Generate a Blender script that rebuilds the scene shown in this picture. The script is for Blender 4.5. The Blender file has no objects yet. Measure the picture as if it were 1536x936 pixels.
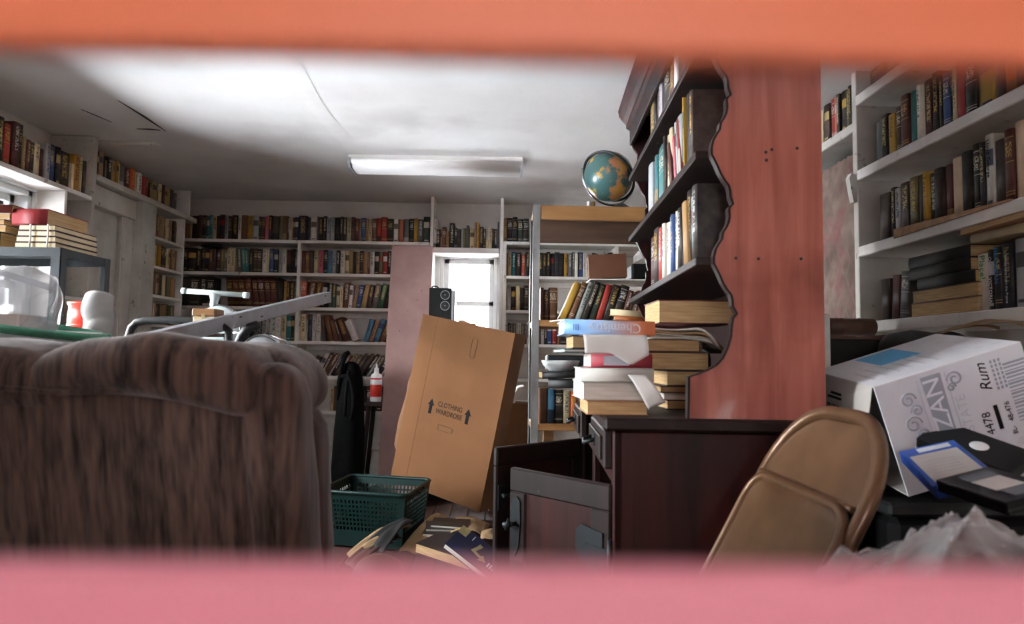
import bpy, bmesh, math, random
from mathutils import Matrix, Vector, Euler, noise as mnoise
random.seed(7)
SC = bpy.context.scene
COL = SC.collection
R = math.radians

# ---------------------------------------------------------------- camera
FPX, PCX, PCY = 1024.0, 768.0, 468.0
CAM = Vector((0, 0, 1.0))
_y = Vector((-18, -67, -1024)).normalized()
_r = R(0.8)
_z = Vector((math.sin(_r), math.cos(_r), 0)); _z.z = -(_z.x*_y.x + _z.y*_y.y)/_y.z; _z.normalize()
_x = _y.cross(_z)
W2C = Matrix((( _x.x, _y.x, _z.x), (_x.y, _y.y, _z.y), (_x.z, _y.z, _z.z)))
C2W = W2C.transposed()
cd = bpy.data.cameras.new('camera'); cam = bpy.data.objects.new('camera', cd); COL.objects.link(cam)
cam.matrix_world = Matrix.Translation(CAM) @ C2W.to_4x4()
cd.sensor_width = 36; cd.lens = 24; cd.clip_start = 0.02
cd.dof.use_dof = True; cd.dof.focus_distance = 3.2; cd.dof.aperture_fstop = 4.4
SC.camera = cam
def ray(px, py): return C2W @ Vector(((px-PCX)/FPX, (PCY-py)/FPX, -1))
def at(px, py, Y): r = ray(px, py); return CAM + r*(Y/r.y)
def atX(px, py, X): r = ray(px, py); return CAM + r*(X/r.x)
def proj(p):
    c = W2C @ (Vector(p)-CAM); return (PCX - FPX*c.x/c.z, PCY + FPX*c.y/c.z)

# ---------------------------------------------------------------- sky and exposure
w = bpy.data.worlds.new('overcast_sky'); SC.world = w; w.use_nodes = True
wn = w.node_tree.nodes['Background']; wn.inputs[0].default_value = (0.93, 0.97, 1.0, 1); wn.inputs[1].default_value = 1.0
SC.view_settings.view_transform = 'Standard'; SC.view_settings.look = 'None'
SC.view_settings.gamma = 1; SC.view_settings.use_curve_mapping = False
SC.view_settings.exposure = 5.98
SC.cycles.max_bounces = 10; SC.cycles.diffuse_bounces = 6; SC.cycles.transparent_max_bounces = 12
SC.cycles.caustics_reflective = False; SC.cycles.caustics_refractive = False
def portal(loc, rot, sx, sy):
    l = bpy.data.lights.new('window_portal', 'AREA'); l.shape = 'RECTANGLE'; l.size = sx; l.size_y = sy
    l.cycles.is_portal = True
    o = bpy.data.objects.new('window_portal', l); COL.objects.link(o); o.location = loc; o.rotation_euler = rot
# openings of the room: (left window far, unseen near left window added for light, back window, boarded front opening)
LW1 = (2.45, 3.67, 0.60, 1.85); LW2 = (0.95, 2.15, 0.85, 1.80)
BW = (-0.50, -0.03, 0.95, 1.83)
FO = (-0.45, 1.5, 0.55, 2.1)
portal((-2.66, (LW1[0]+LW1[1])/2, (LW1[2]+LW1[3])/2), (0, R(-90), 0), LW1[3]-LW1[2], LW1[1]-LW1[0])
portal((-2.66, (LW2[0]+LW2[1])/2, (LW2[2]+LW2[3])/2), (0, R(-90), 0), LW2[3]-LW2[2], LW2[1]-LW2[0])
portal(((BW[0]+BW[1])/2, 5.6, (BW[2]+BW[3])/2), (R(-90), 0, 0), BW[1]-BW[0], BW[3]-BW[2])

# ---------------------------------------------------------------- materials
def lin(c): c /= 255.0; return c/12.92 if c <= .04045 else ((c+.055)/1.055)**2.4
def C(r, g, b): return (lin(r), lin(g), lin(b), 1)
MATS = {}
def newmat(name):
    m = bpy.data.materials.new(name); m.use_nodes = True; MATS[name] = m
    nt = m.node_tree; return m, nt, nt.nodes['Principled BSDF']
def N(nt, t, **kw):
    n = nt.nodes.new(t)
    for k, v in kw.items(): setattr(n, k, v)
    return n
def mixc(nt, fac, a, b, mode='MIX'):
    n = N(nt, 'ShaderNodeMix', data_type='RGBA', blend_type=mode)
    for s, v in ((0, fac), (6, a), (7, b)):
        if hasattr(v, 'is_output'): nt.links.new(v, n.inputs[s])
        else: n.inputs[s].default_value = v
    return n.outputs[2]
def mth(nt, op, a, b=None, c=None):
    n = N(nt, 'ShaderNodeMath', operation=op)
    for i, v in enumerate((a, b, c)):
        if v is None: continue
        if hasattr(v, 'is_output'): nt.links.new(v, n.inputs[i])
        else: n.inputs[i].default_value = v
    return n.outputs[0]
def noisetex(nt, scale, stretch=(1, 1, 1), detail=4, coord='Object', rough=.55, dist=0):
    tc = N(nt, 'ShaderNodeTexCoord'); mp = N(nt, 'ShaderNodeMapping'); mp.inputs[3].default_value = stretch
    nt.links.new(tc.outputs[coord], mp.inputs[0])
    n = N(nt, 'ShaderNodeTexNoise'); n.inputs['Scale'].default_value = scale; n.inputs['Detail'].default_value = detail
    n.inputs['Roughness'].default_value = rough; n.inputs['Distortion'].default_value = dist
    nt.links.new(mp.outputs[0], n.inputs[0]); return n.outputs[0]
def ramp(nt, src, lo, hi):
    n = N(nt, 'ShaderNodeMapRange'); n.inputs[1].default_value = lo; n.inputs[2].default_value = hi
    nt.links.new(src, n.inputs[0]); return n.outputs[0]
def nmat(name, c1, c2=None, rough=.6, scale=6, stretch=(1, 1, 1), lo=.35, hi=.65, metal=0, bump=0, bscale=None,
         c3=None, s3=3, lo3=.6, hi3=.75, spec=.4, detail=4, dist=0, coat=0):
    m, nt, p = newmat(name)
    c2 = c2 or tuple(v*.8 for v in c1[:3])+(1,)
    f = ramp(nt, noisetex(nt, scale, stretch, detail, dist=dist), lo, hi)
    out = mixc(nt, f, c1, c2)
    if c3: out = mixc(nt, ramp(nt, noisetex(nt, s3), lo3, hi3), out, c3)
    nt.links.new(out, p.inputs['Base Color'])
    p.inputs['Roughness'].default_value = rough; p.inputs['Metallic'].default_value = metal
    p.inputs['Specular IOR Level'].default_value = spec; p.inputs['Coat Weight'].default_value = coat
    if bump:
        b = N(nt, 'ShaderNodeBump'); b.inputs[0].default_value = bump; b.inputs[1].default_value = .01
        nt.links.new(noisetex(nt, bscale or scale*4, stretch), b.inputs[2]); nt.links.new(b.outputs[0], p.inputs['Normal'])
    return m
nmat('wall_paint', C(232, 227, 222), C(208, 201, 195), .7, 2.5, bump=.15, bscale=40)
nmat('ceiling_paint', C(232, 229, 226), C(216, 212, 208), .75, 1.3, c3=C(176, 168, 162), s3=.9, lo3=.58, hi3=.8, bump=.1, bscale=25)
nmat('shelf_paint', C(234, 230, 225), C(212, 206, 199), .5, 5, c3=C(150, 138, 126), s3=18, lo3=.66, hi3=.75, bump=.1)
nmat('worn_paint', C(206, 202, 194), C(182, 176, 167), .55, 4, c3=C(120, 104, 88), s3=14, lo3=.64, hi3=.72, bump=.2)
nmat('window_paint', C(235, 236, 236), C(220, 220, 220), .4, 5)
nmat('floor_wood', C(74, 46, 36), C(48, 30, 24), .6, 5, (6, .6, 1), bump=.2)
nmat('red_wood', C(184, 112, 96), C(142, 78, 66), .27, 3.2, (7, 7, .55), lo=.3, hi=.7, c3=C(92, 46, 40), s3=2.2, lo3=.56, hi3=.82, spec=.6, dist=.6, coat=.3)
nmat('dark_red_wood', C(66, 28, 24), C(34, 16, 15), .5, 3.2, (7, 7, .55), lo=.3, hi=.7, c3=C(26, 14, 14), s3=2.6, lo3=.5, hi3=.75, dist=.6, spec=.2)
nmat('dark_wood', C(44, 28, 25), C(28, 18, 17), .55, 4, (5, 5, .7), lo=.3, hi=.7, spec=.25, c3=C(96, 72, 62), s3=30, lo3=.68, hi3=.78)
nmat('shaded_pine', C(92, 70, 54), C(74, 54, 42), .7, 4, (.6, 6, 6))
nmat('pine', C(166, 122, 74), C(132, 90, 50), .55, 4, (.6, 6, 6), lo=.3, hi=.7)
nmat('cardboard', C(118, 82, 54), C(106, 72, 46), .85, 2.2, spec=.15, c3=C(108, 72, 46), s3=50, lo3=.6, hi3=.8, bump=.06)
nmat('cardboard_side', C(122, 86, 58), C(102, 70, 46), .8, 3)
nmat('mauve_paint', C(168, 134, 128), C(156, 122, 118), .6, 8, c3=C(92, 66, 60), s3=26, lo3=.72, hi3=.76)
nmat('grey_paint', C(158, 159, 166), C(140, 141, 148), .5, 6, c3=C(70, 66, 64), s3=24, lo3=.71, hi3=.75)
nmat('galvanised', C(142, 142, 142), C(122, 120, 118), .5, 14, (1, 1, .5), metal=.35, c3=C(80, 66, 56), s3=9, lo3=.62, hi3=.8)
nmat('dark_steel', C(50, 54, 57), C(38, 41, 44), .45, 9, metal=.5)
nmat('white_enamel', C(172, 182, 180), C(152, 162, 160), .3, 8, c3=C(140, 104, 80), s3=30, lo3=.7, hi3=.75)
nmat('fixture_white', C(240, 237, 234), C(230, 226, 222), .7, 4)
nmat('black_plastic', C(16, 16, 17), C(24, 24, 25), .4, 20, spec=.25)
nmat('black_cloth', C(9, 9, 9), C(16, 16, 17), .95, 30, bump=.3, spec=.08)
nmat('black_rubber', C(26, 27, 28), C(40, 41, 42), .5, 10)
nmat('chrome', C(190, 190, 190), C(150, 150, 150), .18, 8, metal=1)
nmat('silver_plastic', C(160, 162, 165), C(140, 142, 146), .35, 8)
nmat('white_plastic', C(225, 228, 228), C(205, 208, 208), .35, 6)
nmat('red_plastic', C(206, 62, 38), C(186, 46, 28), .4, 6, c3=C(226, 212, 202), s3=9, lo3=.55, hi3=.62)
nmat('red_label', C(206, 52, 34), C(190, 44, 30), .4, 6)
nmat('white_cloth', C(186, 185, 183), C(164, 162, 160), .9, 8, bump=.4)
nmat('green_plastic', C(8, 42, 38), C(6, 34, 31), .4, 6)
nmat('green_rim', C(70, 140, 112), C(58, 122, 98), .25, 6)
nmat('brown_metal', C(110, 80, 54), C(88, 62, 41), .36, 7, metal=.35, c3=C(86, 50, 38), s3=5, lo3=.6, hi3=.78, coat=.15)
nmat('box_white', C(226, 228, 234), C(212, 214, 222), .55, 4, c3=C(190, 188, 190), s3=12, lo3=.64, hi3=.8)
nmat('box_inner', C(196, 192, 186), C(180, 174, 166), .7, 5)
nmat('print_grey', C(150, 156, 170), C(158, 164, 176), .6, 5)
nmat('print_pale', C(194, 198, 208), C(200, 204, 212), .6, 5)
nmat('print_black', C(26, 25, 26), C(34, 33, 34), .9, 5, spec=.05)
nmat('print_blue', C(92, 176, 226), C(80, 166, 220), .6, 5)
nmat('print_white', C(232, 234, 240), C(226, 228, 236), .6, 5)
nmat('print_gold', C(176, 164, 118), C(160, 148, 102), .5, 5)
nmat('print_green', C(60, 160, 66), C(54, 150, 60), .6, 5)
nmat('print_cyan', C(70, 160, 220), C(60, 150, 210), .6, 5)
nmat('paper', C(228, 226, 224), C(214, 211, 206), .85, 5)
nmat('tan_paper', C(150, 122, 90), C(132, 106, 76), .85, 5)
nmat('tape_blue', C(48, 92, 178), C(40, 82, 166), .35, 5)
nmat('tape_label', C(206, 202, 196), C(194, 190, 184), .6, 9)
nmat('tape_window', C(110, 116, 122), C(96, 102, 108), .15, 9)
nmat('brown_leather', C(96, 66, 54), C(72, 48, 40), .5, 7, bump=.2)
nmat('black_card', C(22, 20, 20), C(34, 30, 30), .7, 8)
nmat('globe_black', C(28, 28, 28), C(36, 36, 36), .35, 6)
nmat('mattress', C(132, 114, 104), C(104, 86, 78), .9, 7, c3=C(128, 90, 86), s3=9, lo3=.5, hi3=.68, bump=.3)
nmat('dark_lump', C(58, 50, 48), C(32, 28, 28), .8, 5)
nmat('string', C(226, 222, 214), C(212, 208, 200), .8, 20)
nmat('soil', C(226, 228, 232), C(206, 208, 214), .9, 3)
nmat('porch_boards', C(112, 108, 104), C(94, 92, 90), .8, 3)
nmat('orange_red_paint', C(228, 122, 86), C(214, 108, 72), .5, 3, (.6, 4, 4))
nmat('pink_red_paint', C(232, 142, 154), C(220, 126, 138), .5, 3, (.6, 4, 4))
# recliner velour: broad and fine vertical ribs
def fabric():
    m, nt, p = newmat('velour')
    a = ramp(nt, noisetex(nt, 52, (1, .55, .012), 2), .36, .64)
    b = ramp(nt, noisetex(nt, 120, (1, .6, .05), 2), .35, .65)
    c = mixc(nt, a, C(32, 23, 21), C(84, 65, 59))
    c = mixc(nt, mth(nt, 'MULTIPLY', b, .4), c, C(112, 88, 78))
    nt.links.new(c, p.inputs['Base Color']); p.inputs['Roughness'].default_value = .95
    p.inputs['Specular IOR Level'].default_value = .1
    p.inputs['Sheen Weight'].default_value = .2; p.inputs['Sheen Roughness'].default_value = .5
    bp = N(nt, 'ShaderNodeBump'); bp.inputs[0].default_value = .6; bp.inputs[1].default_value = .01
    nt.links.new(mth(nt, 'ADD', a, mth(nt, 'MULTIPLY', b, .5)), bp.inputs[2]); nt.links.new(bp.outputs[0], p.inputs['Normal'])
fabric()
def glassmat():
    m, nt, p = newmat('window_glass'); nt.nodes.remove(p)
    t = N(nt, 'ShaderNodeBsdfTransparent'); g = N(nt, 'ShaderNodeBsdfGlossy'); g.inputs['Roughness'].default_value = .03
    f = N(nt, 'ShaderNodeFresnel'); f.inputs[0].default_value = 1.45
    mx = N(nt, 'ShaderNodeMixShader'); nt.links.new(f.outputs[0], mx.inputs[0]); nt.links.new(t.outputs[0], mx.inputs[1]); nt.links.new(g.outputs[0], mx.inputs[2])
    nt.links.new(mx.outputs[0], nt.nodes['Material Output'].inputs[0])
glassmat()
def bagmat(name, tint, opac, ro=.16):
    m, nt, p = newmat(name)
    t = N(nt, 'ShaderNodeBsdfTransparent')
    p.inputs['Base Color'].default_value = tint; p.inputs['Roughness'].default_value = ro; p.inputs['Specular IOR Level'].default_value = 1.0; p.inputs['Coat Weight'].default_value = 1.0; p.inputs['Coat Roughness'].default_value = .06
    bp = N(nt, 'ShaderNodeBump'); bp.inputs[0].default_value = .35; bp.inputs[1].default_value = .012
    nt.links.new(noisetex(nt, 14, (1, 1, 1), 3, dist=1.2), bp.inputs[2]); nt.links.new(bp.outputs[0], p.inputs['Normal'])
    lw = N(nt, 'ShaderNodeLayerWeight'); lw.inputs[0].default_value = .3
    f = mth(nt, 'MULTIPLY_ADD', lw.outputs[1], .35, opac)
    mx = N(nt, 'ShaderNodeMixShader'); nt.links.new(f, mx.inputs[0]); nt.links.new(t.outputs[0], mx.inputs[1]); nt.links.new(p.outputs[0], mx.inputs[2])
    nt.links.new(mx.outputs[0], nt.nodes['Material Output'].inputs[0])
bagmat('clear_film', C(226, 226, 228), .24, .07); bagmat('milky_film', C(166, 166, 170), .45)
def pagesmat():
    m, nt, p = newmat('pages')
    f = ramp(nt, noisetex(nt, 260, (1, .04, .04), 2), .35, .65)
    at_ = N(nt, 'ShaderNodeAttribute', attribute_name='ink')
    c = mixc(nt, f, C(226, 204, 166), C(190, 160, 118))
    nt.links.new(c, p.inputs['Base Color']); p.inputs['Roughness'].default_value = .9
pagesmat()
nmat('pages_white', C(232, 228, 220), C(206, 200, 190), .9, 260, (.04, .04, 1))
nmat('pages_tan', C(204, 172, 126), C(176, 142, 98), .9, 260, (.04, .04, 1))
def bookmat():
    m, nt, p = newmat('book_cover')
    ac = N(nt, 'ShaderNodeAttribute', attribute_name='bcol'); ai = N(nt, 'ShaderNodeAttribute', attribute_name='ink')
    uv = N(nt, 'ShaderNodeUVMap', uv_map='spine'); sp = N(nt, 'ShaderNodeSeparateXYZ'); nt.links.new(uv.outputs[0], sp.inputs[0])
    u, v = sp.outputs[0], sp.outputs[1]; sty = ac.outputs['Alpha']; seed = ai.outputs['Alpha']
    def band(x, a, b): return mth(nt, 'MULTIPLY', mth(nt, 'GREATER_THAN', x, a), mth(nt, 'LESS_THAN', x, b))
    def is_(k): return mth(nt, 'COMPARE', sty, float(k), .2)
    def lett(su, sv, off):
        cb = N(nt, 'ShaderNodeCombineXYZ'); nt.links.new(mth(nt, 'MULTIPLY', u, su), cb.inputs[0]); nt.links.new(mth(nt, 'MULTIPLY', v, sv), cb.inputs[1])
        nt.links.new(mth(nt, 'MULTIPLY', seed, 90+off), cb.inputs[2])
        n = N(nt, 'ShaderNodeTexNoise'); n.inputs['Scale'].default_value = 1; n.inputs['Detail'].default_value = 1; nt.links.new(cb.outputs[0], n.inputs[0])
        return mth(nt, 'GREATER_THAN', n.outputs[0], .5)
    onsp = band(u, 0, 1)
    cut = mth(nt, 'MULTIPLY_ADD', seed, .25, .22)
    along = mth(nt, 'MULTIPLY', lett(3.2, 46, 0), mth(nt, 'MULTIPLY', band(u, .28, .74), mth(nt, 'MULTIPLY', mth(nt, 'GREATER_THAN', v, cut), mth(nt, 'LESS_THAN', v, .93))))
    top = mth(nt, 'MULTIPLY', lett(7, 34, 5), mth(nt, 'MULTIPLY', band(u, .14, .86), band(v, .62, .82)))
    foot = band(v, .07, .12)
    lines = mth(nt, 'ADD', mth(nt, 'ADD', band(v, .1, .115), band(v, .145, .155)), mth(nt, 'ADD', band(v, .88, .895), band(v, .55, .56)))
    block = mth(nt, 'MULTIPLY', band(u, .06, .94), band(v, .58, .8))
    low = mth(nt, 'LESS_THAN', v, mth(nt, 'MULTIPLY_ADD', seed, .3, .2))
    masks = [mth(nt, 'MULTIPLY', is_(1), along), mth(nt, 'MULTIPLY', is_(2), mth(nt, 'ADD', block, mth(nt, 'MULTIPLY', foot, band(u, .2, .8)))),
             mth(nt, 'MULTIPLY', is_(3), mth(nt, 'ADD', lines, top)), mth(nt, 'MULTIPLY', is_(4), low)]
    tot = masks[0]
    for k in masks[1:]: tot = mth(nt, 'ADD', tot, k)
    tot = mth(nt, 'MULTIPLY', mth(nt, 'MINIMUM', tot, 1.0), mth(nt, 'MULTIPLY', onsp, .85))
    wear = ramp(nt, noisetex(nt, 30, (1, 1, 1), 4), .3, .75)
    base = mixc(nt, mth(nt, 'MULTIPLY', wear, .3), ac.outputs['Color'], C(120, 106, 92))
    c = mixc(nt, tot, base, ai.outputs['Color'])
    nt.links.new(c, p.inputs['Base Color']); p.inputs['Roughness'].default_value = .5; p.inputs['Specular IOR Level'].default_value = .35
bookmat()
def chem():
    m, nt, p = newmat('chemistry_cover')
    tc = N(nt, 'ShaderNodeTexCoord'); sp = N(nt, 'ShaderNodeSeparateXYZ'); nt.links.new(tc.outputs['Generated'], sp.inputs[0])
    c = mixc(nt, ramp(nt, sp.outputs[0], .12, .55), C(126, 178, 232), C(190, 208, 236))
    c = mixc(nt, ramp(nt, sp.outputs[0], .5, .85), c, C(240, 150, 104))
    nt.links.new(c, p.inputs['Base Color']); p.inputs['Roughness'].default_value = .35
chem()
def globemat():
    m, nt, p = newmat('globe_map')
    f = ramp(nt, noisetex(nt, 7.5, (1, 1, 1), 6, rough=.6), .52, .57)
    land = mixc(nt, ramp(nt, noisetex(nt, 9, (1, 1, 1), 3), .4, .6), C(186, 128, 86), C(196, 156, 62))
    sea = mixc(nt, ramp(nt, noisetex(nt, 4, (1, 1, 1), 3), .3, .7), C(56, 92, 92), C(78, 112, 108))
    nt.links.new(mixc(nt, f, sea, land), p.inputs['Base Color']); p.inputs['Roughness'].default_value = .25
globemat()
def M(n): return MATS[n]

# ---------------------------------------------------------------- mesh helpers
class MB:
    def __init__(s): s.v = []; s.f = []; s.sm = []; s.mi = []; s.m = Matrix.Identity(4); s.cur = 0
    def add(s, vs, fs, smooth=False):
        b = len(s.v); s.v += [s.m @ Vector(p) for p in vs]
        for f in fs: s.f.append([b+i for i in f]); s.sm.append(smooth); s.mi.append(s.cur)
        return s
    def box(s, lo, hi, m=None):
        x0, y0, z0 = lo; x1, y1, z1 = hi
        vs = [Vector(p) for p in ((x0,y0,z0),(x1,y0,z0),(x1,y1,z0),(x0,y1,z0),(x0,y0,z1),(x1,y0,z1),(x1,y1,z1),(x0,y1,z1))]
        if m is not None: vs = [m @ p for p in vs]
        return s.add(vs, [(0,3,2,1),(4,5,6,7),(0,1,5,4),(1,2,6,5),(2,3,7,6),(3,0,4,7)])
    def cbox(s, lo, hi, r=.004, m=None):
        lo = Vector(lo); hi = Vector(hi); h = (hi-lo)/2; c = (hi+lo)/2; r = min(r, h.x*.45, h.y*.45, h.z*.45)
        vs = []; idx = {}
        for sx in (-1, 1):
            for sy in (-1, 1):
                for sz in (-1, 1):
                    for a in range(3):
                        d = [h.x-r, h.y-r, h.z-r]; d[a] += r
                        idx[(sx, sy, sz, a)] = len(vs); vs.append(c+Vector((sx*d[0], sy*d[1], sz*d[2])))
        fs = []
        for a in range(3):
            b, e = (a+1) % 3, (a+2) % 3
            for sg in (-1, 1):
                q = []
                for sb, se in ((-1,-1),(1,-1),(1,1),(-1,1)):
                    k = [0,0,0]; k[a] = sg; k[b] = sb; k[e] = se; q.append(idx[(k[0],k[1],k[2],a)])
                fs.append(q if sg > 0 else q[::-1])
            for sb in (-1, 1):
                for se in (-1, 1):
                    k0 = [0,0,0]; k0[b] = sb; k0[e] = se; k0[a] = -1; k1 = list(k0); k1[a] = 1
                    q = [idx[(*k0, b)], idx[(*k1, b)], idx[(*k1, e)], idx[(*k0, e)]]
                    fs.append(q if sb*se < 0 else q[::-1])
        for sx in (-1, 1):
            for sy in (-1, 1):
                for sz in (-1, 1):
                    q = [idx[(sx,sy,sz,a)] for a in range(3)]
                    fs.append(q if sx*sy*sz > 0 else q[::-1])
        if m is not None: vs = [m @ p for p in vs]
        return s.add(vs, fs)
    def prism(s, pts, d0, d1, fn, smooth=False):
        """pts 2D outline; fn(a,b,d)->3D"""
        n = len(pts); vs = [fn(a, b, d0) for a, b in pts]+[fn(a, b, d1) for a, b in pts]
        fs = [list(range(n))[::-1], [n+i for i in range(n)]]
        s.add(vs, fs)
        b = len(s.v)-2*n
        for i in range(n): s.f.append([b+i, b+(i+1) % n, b+n+(i+1) % n, b+n+i]); s.sm.append(smooth); s.mi.append(s.cur)
        return s
    def tube(s, pts, r, n=10, closed=False, cap=True):
        pts = [Vector(p) for p in pts]; k = len(pts); rs = r if isinstance(r, (list, tuple)) else [r]*k
        t0 = (pts[1]-pts[0]).normalized(); up = Vector((0,0,1)) if abs(t0.z) < .9 else Vector((1,0,0))
        nn = t0.cross(up).normalized(); vs = []
        for i in range(k):
            if closed: t = (pts[(i+1) % k]-pts[i-1]).normalized()
            else: t = (pts[min(i+1, k-1)]-pts[max(i-1, 0)]).normalized()
            nn = (nn - t*nn.dot(t)).normalized(); bn = t.cross(nn)
            for j in range(n):
                a = 2*math.pi*j/n; vs.append(pts[i]+(nn*math.cos(a)+bn*math.sin(a))*rs[i])
        fs = []
        for i in range(k if closed else k-1):
            for j in range(n):
                a, b = i*n+j, i*n+(j+1) % n; i2 = (i+1) % k
                fs.append([a, b, i2*n+(j+1) % n, i2*n+j])
        s.add(vs, fs, True)
        if cap and not closed:
            b = len(s.v)-k*n
            s.f.append([b+j for j in range(n)][::-1]); s.sm.append(False); s.mi.append(s.cur)
            s.f.append([b+(k-1)*n+j for j in range(n)]); s.sm.append(False); s.mi.append(s.cur)
        return s
    def lathe(s, prof, c=(0,0,0), n=28, smooth=True, m=None):
        c = Vector(c); vs = []; k = len(prof)
        for r, z in prof:
            for j in range(n):
                a = 2*math.pi*j/n; p = Vector((r*math.cos(a), r*math.sin(a), z)); vs.append((m @ p if m is not None else p)+c)
        fs = []
        for i in range(k-1):
            for j in range(n): fs.append([i*n+j, i*n+(j+1) % n, (i+1)*n+(j+1) % n, (i+1)*n+j])
        return s.add(vs, fs, smooth)
    def sphere(s, c, r, n=24, k=14, m=None):
        rs = r if isinstance(r, (tuple, list)) else (r, r, r)
        vs = []
        for i in range(k+1):
            th = math.pi*i/k
            for j in range(n):
                a = 2*math.pi*j/n; p = Vector((math.sin(th)*math.cos(a)*rs[0], math.sin(th)*math.sin(a)*rs[1], math.cos(th)*rs[2]))
                if m is not None: p = m @ p
                vs.append(p+Vector(c))
        fs = []
        for i in range(k):
            for j in range(n): fs.append([i*n+j, (i+1)*n+j, (i+1)*n+(j+1) % n, i*n+(j+1) % n])
        return s.add(vs, fs, True)
    def grid(s, fn, nu, nv, smooth=True, thick=0):
        vs = [Vector(fn(i/nu, j/nv)) for j in range(nv+1) for i in range(nu+1)]
        W = nu+1; fs = [[j*W+i, j*W+i+1, (j+1)*W+i+1, (j+1)*W+i] for j in range(nv) for i in range(nu)]
        if thick:
            nrm = [Vector((0,0,0)) for _ in vs]
            for f in fs:
                n = (vs[f[1]]-vs[f[0]]).cross(vs[f[3]]-vs[f[0]])
                for i in f: nrm[i] += n
            L = len(vs); vs += [p-n.normalized()*thick for p, n in zip(vs, nrm)]
            fs += [[L+i for i in f[::-1]] for f in fs[:]]
            ed = [i for i in range(nu+1)]+[j*W+nu for j in range(1, nv+1)]+[nv*W+i for i in range(nu-1, -1, -1)]+[j*W for j in range(nv-1, 0, -1)]
            for a, b in zip(ed, ed[1:]+ed[:1]): fs.append([b, a, L+a, L+b])
        return s.add(vs, fs, smooth)
    def rbox(s, lo, hi, r, n=8, deform=None):
        lo = Vector(lo); hi = Vector(hi); h = (hi-lo)/2; c = (hi+lo)/2; vs = []; fs = []
        for a in range(3):
            b, e = (a+1) % 3, (a+2) % 3
            for sg in (-1, 1):
                base = len(vs)
                for i in range(n+1):
                    for j in range(n+1):
                        p = [0,0,0]; p[a] = sg*h[a]
                        # denser near edges
                        fb = math.sin((i/n-.5)*math.pi); fe = math.sin((j/n-.5)*math.pi)
                        p[b] = fb*h[b]; p[e] = fe*h[e]
                        q = Vector([max(-(h[k]-r), min(h[k]-r, p[k])) for k in range(3)])
                        d = Vector(p)-q
                        if d.length > 1e-9: d = d.normalized()*r
                        o = c+q+d
                        if deform: o = deform(o)
                        vs.append(o)
                for i in range(n):
                    for j in range(n):
                        q = [base+i*(n+1)+j, base+(i+1)*(n+1)+j, base+(i+1)*(n+1)+j+1, base+i*(n+1)+j+1]
                        fs.append(q if sg > 0 else q[::-1])
        return s.add(vs, fs, True)
    def build(s, name, mat, parent=None, local=False, weld=False):
        me = bpy.data.meshes.new(name); me.from_pydata([tuple(p) for p in s.v], [], s.f)
        me.polygons.foreach_set('use_smooth', s.sm); me.polygons.foreach_set('material_index', s.mi)
        for mm in (mat if isinstance(mat, (list, tuple)) else [mat]): me.materials.append(M(mm) if isinstance(mm, str) else mm)
        if weld:
            bm = bmesh.new(); bm.from_mesh(me); bmesh.ops.remove_doubles(bm, verts=bm.verts, dist=1e-5); bm.to_mesh(me); bm.free()
        me.update()
        o = bpy.data.objects.new(name, me); COL.objects.link(o)
        if parent is not None:
            o.parent = parent
            if not local: o.matrix_parent_inverse = wm(parent).inverted()
        return o
WM = {}
def wm(o): return WM.get(o.name, Matrix.Identity(4))
def tag(o, label, cat, group=None, kind=None):
    o['label'] = label; o['category'] = cat
    if group: o['group'] = group
    if kind: o['kind'] = kind
    return o
def thing(name, label, cat, loc=(0,0,0), mat=None, group=None):
    o = bpy.data.objects.new(name, None); COL.objects.link(o); o.empty_display_size = .05
    m = mat if mat is not None else Matrix.Translation(Vector(loc))
    o.matrix_world = m; WM[o.name] = m.copy()
    return tag(o, label, cat, group)
def struct(o, label=None):
    o['kind'] = 'structure'
    if label: o['label'] = label
    return o
def B(name, lo, hi, mat, parent=None, r=.003, local=False, m=None):
    return MB().cbox(lo, hi, r, m).build(name, mat, parent, local)
def frame(o, x, y, z=None):
    """matrix from origin and axes"""
    x = Vector(x).normalized(); y = Vector(y); y = (y-x*y.dot(x)).normalized(); z = x.cross(y)
    return Matrix(((x.x,y.x,z.x,o[0]),(x.y,y.y,z.y,o[1]),(x.z,y.z,z.z,o[2]),(0,0,0,1)))
def rotm(pos, e): return Matrix.Translation(Vector(pos)) @ Euler(e, 'XYZ').to_matrix().to_4x4()
TXT = {}
def text(s, size, mat, parent, mloc, name='lettering', extr=.0003, shear=0, xs=1.0, align='CENTER', local=True):
    cu = bpy.data.curves.new('t', 'FONT'); cu.body = s; cu.size = size; cu.extrude = extr; cu.align_x = align; cu.align_y = 'CENTER'; cu.shear = shear
    cu.resolution_u = 3
    ob = bpy.data.objects.new('t', cu); COL.objects.link(ob)
    dg = bpy.context.evaluated_depsgraph_get(); me = bpy.data.meshes.new_from_object(ob.evaluated_get(dg))
    bpy.data.objects.remove(ob); bpy.data.curves.remove(cu)
    me.transform(mloc @ Matrix.Diagonal((xs, 1, 1, 1))); me.materials.clear(); me.materials.append(M(mat))
    for p in me.polygons: p.material_index = 0
    o = bpy.data.objects.new(name, me); COL.objects.link(o); o.parent = parent
    if not local: o.matrix_parent_inverse = wm(parent).inverted()
    return o

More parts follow.
